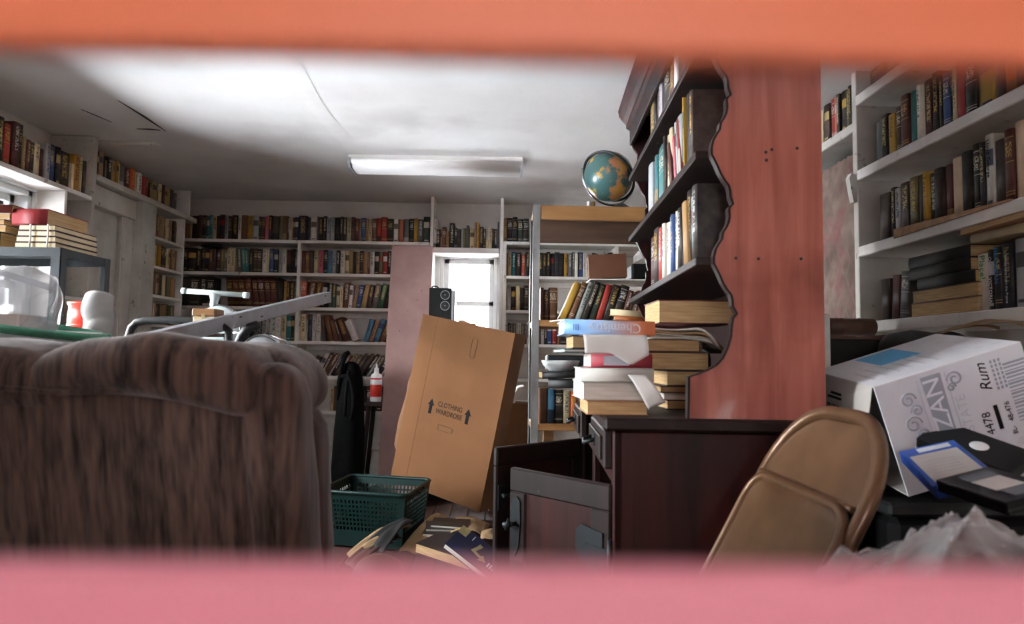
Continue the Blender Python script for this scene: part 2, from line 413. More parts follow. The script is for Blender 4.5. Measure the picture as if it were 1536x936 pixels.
# ================================================================ the setting
CEIL = 2.25; XL, XR = -2.615, 1.80; YB, YF = 5.55, 0.13
def wall_with_holes(name, u0, u1, z0, z1, holes, fn, mat='wall_paint'):
    """boxes round rectangular holes; fn((u,z,lo/hi)) -> lo,hi"""
    mb = MB(); us = sorted({u0, u1, *[h[0] for h in holes], *[h[1] for h in holes]})
    for a, b in zip(us, us[1:]):
        cuts = sorted([(h[2], h[3]) for h in holes if h[0] <= a and h[1] >= b]); z = z0
        for c0, c1 in cuts:
            if c0 > z: mb.box(*fn(a, b, z, c0))
            z = c1
        if z < z1: mb.box(*fn(a, b, z, z1))
    return struct(mb.build(name, mat))
# floor boards
fl = MB().box((XL, YF, -.06), (XR, YB, -.02)).build('floor', 'dark_wood'); struct(fl)
pm = None
for i in range(40):
    x = XL+.001+i*.1103
    if pm is None:
        o = MB().cbox((0, 0, -.02), (.1075, YB-YF, 0), .002).build('plank', 'floor_wood', fl); pm = o.data
    else:
        o = bpy.data.objects.new('plank', pm); COL.objects.link(o); o.parent = fl
    o.location = (x, YF, -.0005*(i % 3))
ce = struct(MB().box((XL-.1, YF-.1, CEIL), (XR+.1, YB+.1, CEIL+.06)).build('ceiling', 'ceiling_paint'))
for pts in ([(-1.925, 3.36), (-1.905, 3.60), (-1.913, 3.83), (-1.921, 3.60)], [(-2.06, 3.795), (-1.99, 3.806), (-1.935, 3.813), (-1.99, 3.79)], [(-2.19, 3.50), (-2.165, 3.58), (-2.14, 3.69), (-2.17, 3.585)]):
    MB().prism(pts, CEIL-.003, CEIL+.001, lambda a, b, d: (a, b, d)).build('crack', 'black_card', ce)
B('batten', (-2.61, 4.02, CEIL-.022), (-2.06, 4.07, CEIL), 'shelf_paint', ce)
# a sagging seam strip between ceiling sheets
MB().grid(lambda u, v: (-.98+u*.09+math.sin(v*9)*.012, 2.6+v*1.55, CEIL-.0015-.002*math.sin(u*math.pi)), 4, 24).build('seam_tape', 'ceiling_paint', ce)
wall_with_holes('wall_left', YF-.1, YB+.1, -.05, CEIL, [LW1, LW2], lambda a, b, c, d: ((XL-.12, a, c), (XL, b, d)))
wall_with_holes('wall_back', XL, XR, -.05, CEIL, [BW], lambda a, b, c, d: ((a, YB, c), (b, YB+.12, d)))
struct(MB().box((XR, YF-.1, -.05), (XR+.12, YB+.12, CEIL)).build('wall_right', 'wall_paint'))
wall_with_holes('wall_front', XL-.12, XR+.12, -.3, 2.6, [FO], lambda a, b, c, d: ((a, YF, c), (b, YF+.09, d)))
# the boarded opening the camera looks through
fence = thing('board_barrier', 'out-of-focus red painted boards nailed across the opening close to the camera', 'barrier', (0, .09, .5))
BZ = [.57, .74]+[.878, 1.0475]+[1.225, 1.40, 1.575, 1.75, 1.925]
for k, z in enumerate(BZ):
    bo = B('board', (FO[0]-.05, .104, z), (FO[1]+.05, .110, z+.09), 'pink_red_paint' if z < 1 else 'orange_red_paint', fence, r=.0015)
    if abs(z-.878) < .01: bo['label'] = 'pinkish red board along the bottom'
    if abs(z-1.047) < .01: bo['label'] = 'orange red board along the top'
# outside: unseen enclosure added to dim the front light, and bright ground
struct(MB().box((-30, -40, -.5), (30, 40, -.3)).build('ground', 'soil'), 'snow covered ground outside')  # pale plane out of view, added to throw light up at the ceiling
struct(MB().box((-2.73, -2.4, -.3), (1.91, YF+.01, -.05)).build('floor_porch', 'porch_boards'))
struct(MB().box((-2.73, -2.4, 2.5), (1.91, YF+.01, 2.6)).build('ceiling_porch', 'porch_boards'))
struct(MB().box((-2.83, -2.4, -.3), (-2.73, YF+.09, 2.6)).build('wall_porch_left', 'porch_boards'))
struct(MB().box((1.91, -2.4, -.3), (2.01, YF+.09, 2.6)).build('wall_porch_right', 'porch_boards'))
wall_with_holes('wall_porch_front', -2.83, 2.01, -.3, 2.6, [(-.35, .45, 1.23, 1.65)], lambda a, b, c, d: ((a, -2.4, c), (b, -2.3, d)), 'porch_boards')  # hole sized to set how much light reaches the boards

def window(name, a0, a1, z0, z1, fn, mid):
    """fn(a, depth, z): depth 0 = room face of the wall, positive outwards"""
    def bx(mb, a, b, d0, d1, c, e):
        p, q = fn(a, d0, c), fn(b, d1, e)
        lo = tuple(min(i, j) for i, j in zip(p, q)); hi = tuple(max(i, j) for i, j in zip(p, q)); mb.cbox(lo, hi, .003)
    root = MB(); t = .05
    for a, b, c, e in ((a0, a1, z0, z0+.03), (a0, a1, z1-.03, z1), (a0, a0+.03, z0, z1), (a1-.03, a1, z0, z1)): bx(root, a, b, 0, .12, c, e)
    ro = struct(root.build(name, 'window_paint'))
    cs = MB()
    for a, b, c, e in ((a0-.07, a1+.07, z1, z1+.05), (a0-.07, a0, z0, z1), (a1, a1+.07, z0, z1), (a0-.09, a1+.09, z0-.05, z0)): bx(cs, a, b, -.02, 0, c, e)
    cs.build('casing', 'window_paint', ro)
    for lo, hi, d in ((z0+.03, mid+.02, .04), (mid-.02, z1-.03, .07)):
        s = MB()
        for a, b, c, e in ((a0+.03, a0+.07, lo, hi), (a1-.07, a1-.03, lo, hi), (a0+.03, a1-.03, lo, lo+.04), (a0+.03, a1-.03, hi-.04, hi)): bx(s, a, b, d, d+.025, c, e)
        so = s.build('sash', 'window_paint', ro)
        g = MB(); bx(g, a0+.065, a1-.065, d+.010, d+.014, lo+.035, hi-.035); g.build('pane', 'window_glass', so)
    return ro
window('window_1', *LW1, lambda a, d, z: (-2.53-d, a, z), 1.34)
window('window_2', *BW, lambda a, d, z: (a, YB+d, z), 1.43)
window('window_added', *LW2, lambda a, d, z: (XL-d, a, z), 1.34)  # out of view, added to light the near half of the room

# door in the left wall
DX = -2.46
d = struct(B('door_1', (DX-.04, 3.965, .01), (DX, 4.37, 1.86), 'worn_paint', r=.004))
for z0, z1 in ((.12, .8), (.95, 1.74)):
    for a, b, c, e in ((4.02, 4.32, z0, z0+.02), (4.02, 4.32, z1-.02, z1), (4.02, 4.04, z0, z1), (4.30, 4.32, z0, z1)):
        pass
    B('panel', (DX-.005, 4.04, z0), (DX+.006, 4.30, z1), 'worn_paint', d, r=.006)
MB().sphere((DX+.045, 4.02, .95), .026).tube([(DX, 4.02, .95), (DX+.04, 4.02, .95)], .01).build('door_knob', 'chrome', d)
tr = struct(B('trim_1', (DX-.03, 3.93, 1.86), (-2.40, 4.47, 1.985), 'worn_paint', r=.004))
B('jamb', (DX-.03, 4.37, 0), (-2.415, 4.47, 1.86), 'worn_paint', tr, r=.004)
B('stop_bead', (-2.44, 4.355, 0), (-2.425, 4.372, 1.86), 'worn_paint', tr, r=.002)

# ================================================================ built-in bookcases
def shelf_thing(name, label, loc): return thing(name, label, 'bookcase', loc)
T_ = .024
YS = 5.30
bz = [1.885, 1.628, 1.361, 1.099, .832, .566, .30]
bc = shelf_thing('built_in_bookcase', 'white painted wall-to-wall bookcase covering the back wall left of the window', (-1.5, 5.4, 0))
for k, z in enumerate(bz):
    B('shelf', (-2.50, YS, z-T_), (-.565, YB-.005, z), 'shelf_paint', bc, r=.002)
    B('ledger', (-2.50, YB-.022, z-T_-.045), (-.58, YB-.003, z-T_), 'shelf_paint', bc, r=.002)
def upr(x, z0, z1, p, w=.024, y=YS-.004): return B('upright', (x-w/2, y, z0), (x+w/2, YB-.006, z1), 'shelf_paint', p, r=.002)
for a, b in zip(bz[1:], bz[:-1]): upr(-1.575, a, b-T_, bc)
upr(-.548, 0, 2.245, bc); upr(-2.512, 0, 1.885, bc)
B('kick', (-2.50, YS+.03, 0), (-.565, YS+.05, .27), 'shelf_paint', bc)
# above the back window
bw = shelf_thing('window_shelf', 'white shelf above the bright back window holding a short row of books', (-.27, 5.4, 1.8))
bw['category'] = 'shelf'
B('shelf_board', (-.535, YS, 1.803), (-.018, YB-.025, 1.846), 'shelf_paint', bw)
# right of the window, running on behind the metal shelving
br = shelf_thing('built_in_bookcase', 'white painted bookcase on the back wall right of the bright window', (.7, 5.4, 0))
upr(.0, 0, 2.245, br, .026)
B('face_strip', (.013, YS-.006, 0), (.04, YS+.012, 1.88), 'shelf_paint', br)
for k, z in enumerate([1.902, 1.632, 1.364, 1.10, .832, .566, .30]):
    B('shelf', (.014, YS, z-T_), (1.79, YB-.005, z), 'shelf_paint', br, r=.002)
    B('ledger', (.014, YB-.022, z-T_-.045), (1.79, YB-.003, z-T_), 'shelf_paint', br, r=.002)
upr(.905, 1.632, 1.877, br)
# left wall: shelf over the window, end post, shelf over the door, narrow column
FX = -2.36
lw = shelf_thing('wall_shelf', 'white wall shelf crammed with books above the left window', (-2.48, 3.0, 1.88)); lw['category'] = 'shelf'
B('shelf_board', (XL+.022, .6, 1.862), (FX, 3.925, 1.887), 'shelf_paint', lw)
lc = shelf_thing('shelf_column', 'narrow white shelf bay between the left window and the door post', (-2.48, 3.8, 0))
B('side_panel', (XL+.003, 3.68, 0), (FX, 3.70, 1.862), 'shelf_paint', lc)
B('end_post', (XL+.003, 3.915, 0), (FX+.004, 3.945, 2.24), 'worn_paint', lc)
for z in (1.60, 1.30, 1.0, .7): B('shelf', (XL+.003, 3.702, z-.02), (FX-.01, 3.913, z), 'shelf_paint', lc)
B('back_panel', (XL+.002, 3.70, .02), (XL+.012, 3.915, 1.86), 'shelf_paint', lc)
ld = shelf_thing('wall_shelf', 'white painted shelf of small books above the door', (-2.48, 4.5, 2.0)); ld['category'] = 'shelf'
B('shelf_board', (XL+.003, 3.948, 1.992), (FX+.004, 5.26, 2.028), 'worn_paint', ld)
B('book_end', (XL+.01, 5.13, 2.03), (FX, 5.15, 2.22), 'shelf_paint', ld)
lk = shelf_thing('shelf_column', 'narrow white shelf column packed with tan paperbacks in the back left corner', (-2.48, 4.8, 0))
B('pilaster', (XL+.003, 4.48, 0), (FX, 4.655, 1.99), 'worn_paint', lk)
B('side_panel', (XL+.003, 5.07, 0), (FX-.004, 5.092, 1.99), 'shelf_paint', lk)
LKZ = [1.79, 1.59, 1.392, 1.19, .99, .79]
for z in LKZ: B('shelf', (XL+.003, 4.657, z-.02), (FX-.004, 5.068, z), 'shelf_paint', lk)
B('back_panel', (XL+.002, 4.657, .02), (XL+.012, 5.068, 1.985), 'shelf_paint', lk)
# right wall
RX = 1.50
rb = shelf_thing('built_in_bookcase', 'deep white bookcase along the right wall with sloping rows of dark books', (1.65, 2, 0))
RZ = {'r1': 2.132, 'r2': 1.808, 'r3': 1.482, 'r4': 1.165}
for k, z in RZ.items(): B('shelf', (RX, 1.0, z-.044), (XR-.004, 2.825, z), 'shelf_paint', rb, r=.004)
B('shelf', (RX, 1.0, .55), (XR-.004, 2.825, .59), 'shelf_paint', rb, r=.004)
B('upright', (RX+.004, 2.827, 0), (XR-.004, 2.862, 2.245), 'worn_paint', rb)
B('upright', (RX+.004, .965, 0), (XR-.004, .998, 2.245), 'worn_paint', rb)
B('shelf', (RX+.01, 2.864, 1.99), (XR-.004, 4.2, 2.032), 'worn_paint', rb, r=.004)
MB().prism([(0, 0), (.02, -.01), (.028, -.09), (.022, -.125), (.008, -.125), (0, -.09), (-.01, -.02)], 2.83, 2.862, lambda a, b, dd: (RX-.018+a, dd, 1.80+b)).build('bracket', 'worn_paint', rb)
MB().prism([(2.55, 1.470), (2.55, 1.505), (1.95, 1.484), (1.95, 1.479)], RX-.008, RX-.002, lambda a, b, dd: (dd, a, b)).build('edge_strip', 'pine', rb)

# ceiling light
li = thing('fluorescent_light', 'long white fluorescent light fixture mounted on the ceiling, switched off', 'ceiling light', (-.42, 4.3, CEIL))
B('housing', (-.965, 4.20, CEIL-.035), (.125, 4.40, CEIL-.001), 'fixture_white', li, r=.004)
prof = [(4.185, -.034), (4.19, -.06), (4.21, -.078), (4.25, -.086), (4.35, -.086), (4.39, -.078), (4.41, -.06), (4.415, -.034)]
MB().prism(prof, -.95, .11, lambda a, b, dd: (dd, a, CEIL+b), True).build('diffuser', 'fixture_white', li)
for x in (-.965, .11): MB().prism([(4.18, -.03), (4.185, -.065), (4.21, -.085), (4.25, -.092), (4.35, -.092), (4.39, -.085), (4.415, -.065), (4.42, -.03)], x, x+.016, lambda a, b, dd: (dd, a, CEIL+b)).build('end_cap', 'silver_plastic', li)

# ================================================================ hutch (tall dresser)
HU = Vector((.0537, .9986, 0)).normalized(); HV = Vector((HU.y, -HU.x, 0))
HO = Vector((.245, 1.60, 0))              # near left corner of the worktop
HM = Matrix(((HV.x, HU.x, 0, HO.x), (HV.y, HU.y, 0, HO.y), (0, 0, 1, 0), (0, 0, 0, 1)))  # local x = across (to the back), y = along, z up
hu = thing('hutch', 'tall reddish wood hutch with scalloped side panels on a dark cupboard base', 'hutch', mat=HM)
L = 1.25; BD = .515
def HB(name, lo, hi, mat, r=.003, parent=None): return MB().cbox(lo, hi, r).build(name, mat, parent or hu, True)
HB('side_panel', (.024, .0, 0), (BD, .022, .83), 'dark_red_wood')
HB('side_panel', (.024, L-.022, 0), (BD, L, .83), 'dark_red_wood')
HB('worktop', (0, -.012, .832), (BD+.005, L+.012, .862), 'dark_wood', .006)
HB('cupboard_back', (BD-.01, .022, .02), (BD, L-.022, .83), 'dark_wood')
HB('cupboard_floor', (.03, .022, .06), (BD-.01, L-.022, .08), 'dark_wood')
HB('face_stile', (.022, 0.0, 0), (.044, .045, .83), 'dark_red_wood'); HB('face_stile', (.022, .53, 0), (.044, .60, .83), 'dark_red_wood'); HB('face_stile', (.022, L-.05, 0), (.044, L, .83), 'dark_red_wood')
HB('face_rail', (.022, .045, .705), (.044, L-.05, .735), 'dark_red_wood'); HB('face_rail', (.022, .045, .02), (.044, L-.05, .09), 'dark_red_wood')
for y0, y1, out in ((.03, .42, 0.0), (.60, .98, -.018)):
    dr = HB('drawer', (.002+out, y0, .738), (.024+out, y1, .83), 'dark_wood', .004)
    MB().box((.024+out, y0+.02, .745), (.34, y0+.03, .82)).box((.024+out, y1-.03, .745), (.34, y1-.02, .82)).box((.024+out, y0+.03, .745), (.34, y1-.03, .752)).build('drawer_box', 'dark_wood', dr, True)
    HB('drawer_panel', (-.006+out, y0+.03, .756), (.004+out, y1-.03, .812), 'dark_wood', .005, dr)
    yc = (y0+y1)/2
    MB().tube([(-.004+out, yc-.04, .79), (-.03+out, yc-.035, .782), (-.032+out, yc, .776), (-.03+out, yc+.035, .782), (-.004+out, yc+.04, .79)], .005, 8).box((-.008+out, yc-.05, .775), (-.004+out, yc+.05, .805)).build('drawer_pull', 'dark_steel', dr, True)
# upper part: scalloped sides. profile px on the near panel -> local x (across), z
PX = [(1032,619),(1033,566),(1045,562),(1060,556),(1074,548),(1084,537),(1091,522),(1096,505),(1097,490),(1099,478),(1105,470),(1098.7,459),(1098,449),(1096,441.6),(1090,434),(1084,424),(1079,412),(1074,402),(1070.4,395),(1070.4,385),(1073,374),(1078,365),(1082.7,358),(1084,348),(1089,341),(1092.6,333),(1094,324),(1093,314),(1094.5,310),(1099.2,306),(1095.2,295),(1094.5,285),(1092.5,277.6),(1086.5,270),(1080.5,260),(1075.5,248),(1070.5,238),(1066.9,231),(1066.9,221),(1069.5,210),(1074.5,201),(1079.2,194),(1080.5,184),(1085.5,177),(1089.1,169),(1090.5,160),(1089.5,150),(1091,146),(1095.7,142),(1091.7,131),(1091,121),(1089,113.6),(1083,106),(1077,96),(1072,84),(1067,74),(1063.4,67),(1063.4,57),(1066,46),(1071,37)]
prof = []
for x, y in PX:
    r_ = ray(x, y); n_ = HU; t_ = (HO-CAM).dot(n_)/r_.dot(n_); p = CAM+r_*t_
    prof.append(((p-HO).dot(HV), p.z))
HTOP = 2.02
xk = BD-.005
prof = [(a, max(b, .863)) for a, b in prof]; prof[0] = (prof[0][0], .863)
lastx = prof[-1][0]
prof += [(lastx-.004, 1.82), (lastx-.002, 1.86), (lastx-.02, 1.885), (lastx-.03, 1.91), (lastx-.03, HTOP), (xk, HTOP), (xk, .863)]
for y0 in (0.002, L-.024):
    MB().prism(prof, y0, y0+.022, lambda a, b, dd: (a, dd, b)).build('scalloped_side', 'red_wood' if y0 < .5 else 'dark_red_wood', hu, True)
MB().prism([(p[0]-.0015, p[1]) for p in prof[:-7]]+[(prof[0][0], prof[-7][1])][:0]+[(p[0]+.004, p[1]) for p in prof[:-7][::-1]], .0005, .0245, lambda a, b, dd: (a, dd, b)).build('worn_edge', 'dark_wood', hu, True)
HSX = min(p[0] for p in prof[:-8])+.024
HZ = {'A': 1.76, 'B': 1.503, 'C': 1.244}
for k, z in HZ.items():
    HB('shelf', (HSX, .024, z-.02), (xk-.008, L-.024, z), 'dark_wood', .002)
HB('back_board', (xk-.008, .024, .863), (xk, L-.024, HTOP), 'dark_wood', .001)
HB('top_board', (lastx-.03, -.01, HTOP), (xk+.005, L+.01, HTOP+.02), 'dark_wood')
cz = 1.985
MB().prism([(lastx-.03, cz-.01), (lastx-.045, cz), (lastx-.045, cz+.015), (lastx-.06, cz+.03), (lastx-.075, cz+.05), (lastx-.08, cz+.075), (lastx-.03, cz+.075)], -.03, L+.03, lambda a, b, dd: (a, dd, b)).build('cornice', 'dark_red_wood', hu, True)
HB('frieze', (lastx-.034, 0, 1.90), (lastx-.016, L, HTOP), 'dark_wood')
for x, y in ((1149, 228), (1158, 224), (1196, 222), (1104, 387), (1138, 388), (1202, 388), (1150, 240)):
    r_ = ray(x, y); p = CAM+r_*((HO-CAM).dot(HU)/r_.dot(HU)); q = HM.inverted() @ p
    MB().tube([(q.x, .0008, q.z), (q.x, .004, q.z)], .0038, 8).build('nail_head', 'black_card', hu, True)
# open doors of the cupboard (world coordinates)
def cupboard_door(p0, p1, zt, zb, flip, hw):
    p0 = Vector(p0); p1 = Vector(p1); ux = (p1-p0); wd = ux.length; ux.normalize(); ny = Vector((0,0,1)).cross(ux)
    m = HM.inverted() @ Matrix(((ux.x, ny.x, 0, p0.x), (ux.y, ny.y, 0, p0.y), (0, 0, 1, 0), (0, 0, 0, 1)))
    do = MB().cbox((.055, .006, zb+.06), (wd-.055, .014, zt-.06), .002, m).build('door', 'dark_red_wood' if flip else 'dark_wood', hu, True)
    for n_, lo, hi in (('door_rail', (0, 0, zt-.062), (wd, .02, zt)), ('door_rail', (0, 0, zb), (wd, .02, zb+.075)), ('door_stile', (0, 0, zb+.07), (.06, .02, zt-.06)), ('door_stile', (wd-.06, 0, zb+.07), (wd, .02, zt-.06))):
        MB().cbox(lo, hi, .005, m).build(n_, 'dark_wood', do, True)
    return do, m, wd
D1, m1, w1 = cupboard_door((.030, 1.862, 0), (.262, 1.615, 0), .703, .10, True, 0)
def lathe_z(prof, c): return MB().lathe(prof, c, 14)
k1 = MB(); k1.m = m1
k1.prism([(.012, .60), (.018, .625), (.032, .632), (.044, .62), (.046, .56), (.04, .50), (.028, .475), (.018, .49), (.012, .53)], -.004, 0, lambda a, b, dd: (a, dd, b))
k1.tube([(.028, -.004, .56), (.028, -.022, .56)], .006, 8); k1.tube([(.028, -.02, .56), (.008, -.026, .556)], .008, 8); k1.tube([(.02, -.02, .575), (.02, -.03, .545)], .004, 8)
k1.build('latch', 'dark_steel', D1, True)
k2 = MB(); k2.m = m1
k2.prism([(w1-.10, .585), (w1-.085, .60), (w1-.02, .59), (w1-.02, .50), (w1-.06, .495), (w1-.09, .515), (w1-.102, .545)], -.004, 0, lambda a, b, dd: (a, dd, b))
k2.prism([(w1-.085, .552), (w1-.07, .558), (w1-.005, .556), (w1+.006, .575), (w1+.006, .495), (w1-.005, .52), (w1-.06, .54)], -.008, -.003, lambda a, b, dd: (a, dd, b))
k2.tube([(w1+.004, -.006, .49), (w1+.004, -.006, .58)], .006, 8)
k2.build('hinge', 'dark_steel', D1, True)
D2, m2, w2 = cupboard_door((.30, 2.56, 0), (-.018, 2.275, 0), .703, .10, True, 0)
k3 = MB(); k3.m = m2
k3.tube([(w2-.02, .02, .55), (w2-.02, .05, .55)], .007, 8); k3.tube([(w2-.035, .05, .55), (w2-.002, .05, .55)], .005, 8)
k3.prism([(w2-.035, .58), (w2-.005, .58), (w2-.005, .50), (w2-.035, .50)], .018, .024, lambda a, b, dd: (a, dd, b))
k3.build('latch', 'dark_steel', D2, True)

# ================================================================ metal and board shelving (right of the back window)
ms = thing('metal_shelving', 'freestanding shelving of grey steel posts and thick pine boards holding the globe', 'shelving', (.55, 3.75, 0))
MY0, MY1 = 3.60, 3.95; MX0, MX1 = .166, 1.05
mt = rotm((0,0,0), (0, R(.6), 0))
for x in (MX0, MX1):
    for y in (MY0, MY1-.035):
        mb = MB(); mb.m = Matrix.Translation((x, y, 0))
        if y == MY0: mb.cbox((0, 0, 0), (.038, .003, 1.815), .001).cbox((0, 0, 0), (.003, .035, 1.815), .001)
        else: mb.cbox((0, .032, 0), (.038, .035, 1.815), .001).cbox((0, 0, 0), (.003, .035, 1.815), .001)
        po = mb.build('post', 'galvanised', ms)
        if 0:
            for i in range(30): MB().tube([(x+.019, y-.0004, .08+i*.057), (x+.019, y+.002, .08+i*.057)], .0045, 8).build('bolt_hole', 'black_card', po)
MSZ = {'top': 1.812, 'mid': 1.198, 'low': .652, 'base': .12}
B('board', (MX0+.04, MY0+.004, 1.735), (MX1, MY0+.035, 1.812), 'pine', ms)
B('top_board', (MX0+.004, MY0+.036, 1.79), (MX1, MY1-.01, 1.812), 'pine', ms)
B('apron', (MX0+.04, MY1-.05, 1.66), (MX1, MY1-.037, 1.79), 'shaded_pine', ms)  # darker than the pine: shade under the top put into the colour
for k in ('mid', 'low', 'base'): B('board', (MX0+.004, MY0+.004, MSZ[k]-.036), (MX1, MY1-.004, MSZ[k]), 'pine', ms)
B('thin_board', (.475, MY0+.01, 1.416), (MX1, MY1-.02, 1.422), 'shelf_paint', ms)
B('support', (.235, MY0+.05, .12), (.29, MY0+.1, .615), 'pine', ms)

# dark steel shelving by the left window
st = thing('steel_shelving', 'small dark grey slotted steel shelving unit in front of the left window', 'shelving', (-2.0, 2.6, 0))
SX0, SX1, SY0, SY1, SZ = -2.33, -1.575, 2.45, 2.76, 1.368
for x, sx in ((SX0, 1), (SX1, -1)):
    for y, sy in ((SY0, 1), (SY1, -1)):
        po = MB().box((min(x, x+sx*.035), min(y, y+sy*.003), 0), (max(x, x+sx*.035), max(y, y+sy*.003), SZ)).box((min(x, x+sx*.003), min(y, y+sy*.035), 0), (max(x, x+sx*.003), max(y, y+sy*.035), SZ)).build('post', 'dark_steel', st)
        if sx < 0 and sy > 0:
            for i in range(9): MB().tube([(x-.018, y-.0006, SZ-.05-i*.06), (x-.018, y+.003, SZ-.05-i*.06)], .005, 8).build('bolt_hole', 'paper' if i % 2 else 'black_card', po)
for z in (SZ, .8, .25):
    MB().box((SX0+.004, SY0+.004, z-.003), (SX1-.004, SY1-.004, z)).box((SX0+.004, SY0+.003, z-.032), (SX1-.004, SY0+.0055, z)).box((SX0+.004, SY1-.0055, z-.032), (SX1-.004, SY1-.003, z)).box((SX1-.0055, SY0+.004, z-.032), (SX1-.0035, SY1-.004, z)).box((SX0+.0035, SY0+.004, z-.032), (SX0+.0055, SY1-.004, z)).build('shelf', 'dark_steel', st)
xm = (SX0+SX1)/2
for a, b in (((SX1-.02, 1.22), (xm-.05, SZ-.03)), ((SX0+.02, 1.22), (xm-.15, SZ-.03))):
    p = Vector((a[0], SY0-.003, a[1])); q = Vector((b[0], SY0-.003, b[1])); ux = (q-p).normalized(); uz = Vector((-ux.z, 0, ux.x))
    MB().add([p-uz*.011, q-uz*.011, q+uz*.011, p+uz*.011]+[v+Vector((0, .003, 0)) for v in (p-uz*.011, q-uz*.011, q+uz*.011, p+uz*.011)], [(0,1,2,3),(7,6,5,4),(0,4,5,1),(1,5,6,2),(2,6,7,3),(3,7,4,0)]).build('brace', 'dark_steel', st)

# ================================================================ books on the shelves
PAL = {'k': ((22,21,22), 'black'), 'n': ((24,28,44), 'dark navy'), 'd': ((58,42,36), 'dark brown'), 'b': ((116,76,52), 'brown'), 'm': ((84,34,32), 'maroon'),
       'r': ((162,44,38), 'red'), 'o': ((214,96,32), 'orange'), 'y': ((186,142,48), 'mustard yellow'), 't': ((168,134,92), 'tan'), 'c': ((212,192,154), 'cream'),
       'w': ((222,218,208), 'white'), 'g': ((34,58,52), 'dark green'), 'G': ((58,110,84), 'green'), 'e': ((108,102,66), 'olive'), 'T': ((40,118,122), 'teal'),
       'u': ((44,76,132), 'blue'), 'U': ((74,136,172), 'light blue'), 's': ((92,92,94), 'grey'), 'S': ((172,174,176), 'pale grey'), 'p': ((206,104,120), 'pink'), 'P': ((196,100,78), 'salmon')}
BOOKS = []
def parse(spec, unit):
    out = []
    for tk in spec.split():
        if tk[0] == '_': out.append(('gap', float(tk[1:])*unit)); continue
        lean = 0.0; hr = None; sty = None
        if '*' in tk: tk, q = tk.split('*'); sty = int(q)
        if '/' in tk: tk, q = tk.split('/'); lean = float(q)
        if ':' in tk: tk, q = tk.split(':'); hr = float(q)
        out.append((tk[0], float(tk[1:])*unit, hr, lean, sty))
    return out
def row(phrase, spec, unit, P0, z, hb, rotz=0, depth=.15, var=.05, maxh=None, group=None, hard=False, smax=None):
    """books stand side by side from P0 along local x (turned by rotz), spines on that line"""
    if isinstance(spec, str): spec = parse(spec, unit)
    c, sn = math.cos(rotz), math.sin(rotz); dx = Vector((c, sn, 0)); dy = Vector((-sn, c, 0)); P0 = Vector(P0)
    s = 0.0; pl = 0.0; n = 0
    tot = sum(1 for b in spec if b[0] != 'gap')
    for b in spec:
        if b[0] == 'gap': s += b[1]; pl = 0; continue
        col, wd, hr, lean, sty = b; n += 1
        wd = max(wd*.985, .006)
        h = hb*(hr if hr else 1+random.uniform(-var, var*.6))
        if maxh: h = min(h, maxh)
        th = R(lean)
        g_ = max(0, h*(math.sin(pl)-math.sin(th)))*(.92 if (th != 0 or pl != 0) else 0)
        s += g_; pl = th
        adv = wd/math.cos(th)
        if smax and s+adv+h*max(0, math.sin(th)) > smax: n -= 1; continue
        off = random.uniform(-.004, .012)
        if th >= 0: piv = s+adv; lx = -wd/2
        else: piv = s; lx = wd/2
        s += adv+.0006
        base = P0+dx*piv+dy*(off+.012)
        m = Matrix.Translation((base.x, base.y, z+.0003)) @ Matrix.Rotation(rotz, 4, 'Z') @ Matrix.Rotation(th, 4, 'Y') @ Matrix.Translation((lx, 0, 0))
        dep = min(depth, h*.74)*random.uniform(.92, 1)
        BOOKS.append(dict(m=m, w=wd*.97, h=h, d=dep, col=col, sty=sty, phrase=phrase, n=n, tot=tot, group=group or 'books on '+phrase, lean=lean))
    return s
def bounds(px, y, P0, dirv):
    """positions along a wall line for picture columns px (measured at picture row y)"""
    P0 = Vector(P0); d = Vector(dirv); nrm = Vector((-d.y, d.x, 0)); out = []
    for x in px:
        r = ray(x, y); t = (P0-CAM).dot(nrm)/r.dot(nrm); p = CAM+r*t; out.append((p-P0).dot(d))
    return out
def prow(phrase, spec, P0, rotz, z, hb, y, sc=1, off=0, **kw):
    """spec: 'px colour px colour ... px' measured in the picture"""
    tk = spec.split(); px = [off+sc*float(t) for t in tk[0::2]]; cs = tk[1::2]
    d = Vector((math.cos(rotz), math.sin(rotz), 0)); bb = bounds(px, y, P0, d); items = []
    for i, cc in enumerate(cs):
        sty = None; hr = None; lean = 0.
        if '*' in cc: cc, q = cc.split('*'); sty = int(q)
        if '/' in cc: cc, q = cc.split('/'); lean = float(q)
        if ':' in cc: cc, q = cc.split(':'); hr = float(q)
        wd = bb[i+1]-bb[i]
        items.append(('gap', wd) if cc == '_' else (cc, wd, hr, lean, sty))
    st_ = Vector(P0)+d*bb[0]
    if 'send' in kw: kw['smax'] = kw.pop('send')-bb[0]
    row(phrase, items, 1, st_, z, hb, rotz, **kw)
YB_ = 5.325; K = YB_/1024
def X_(px, y=380): return at(px, y, YB_).x
u1 = K*.13021; u4 = K*.1176; u5 = K*.15487; u7 = K*.1496; u8 = K*.11068
row('the top shelf of the back wall', 't45 t45 k75 d40 n50 T35 T35 c50*1 n30 k60*2 S45*1 k35*1 k75 w32*1 b73 y65*3 S68*2 n32*3 m40*3 p40 k40*1 d80*4 e40 b55*4 k17 c43*1 m25 n45 n100:1.03 n35 w75 s20 k55*1 k38*1 S47*1 S45*1 k60*2 k35*1 d43 c54*1 m38*2 m55*1 t20 u60*3 y20 c45*1 b55*3 r50*4 r70*3 k75*3 w55*2 P60 s65*4 n55*3 y48 s62*1 g80:1.08*2 S45*1 w40*1', u1,
    (X_(272.8), YB_, 0), bz[0], .194)
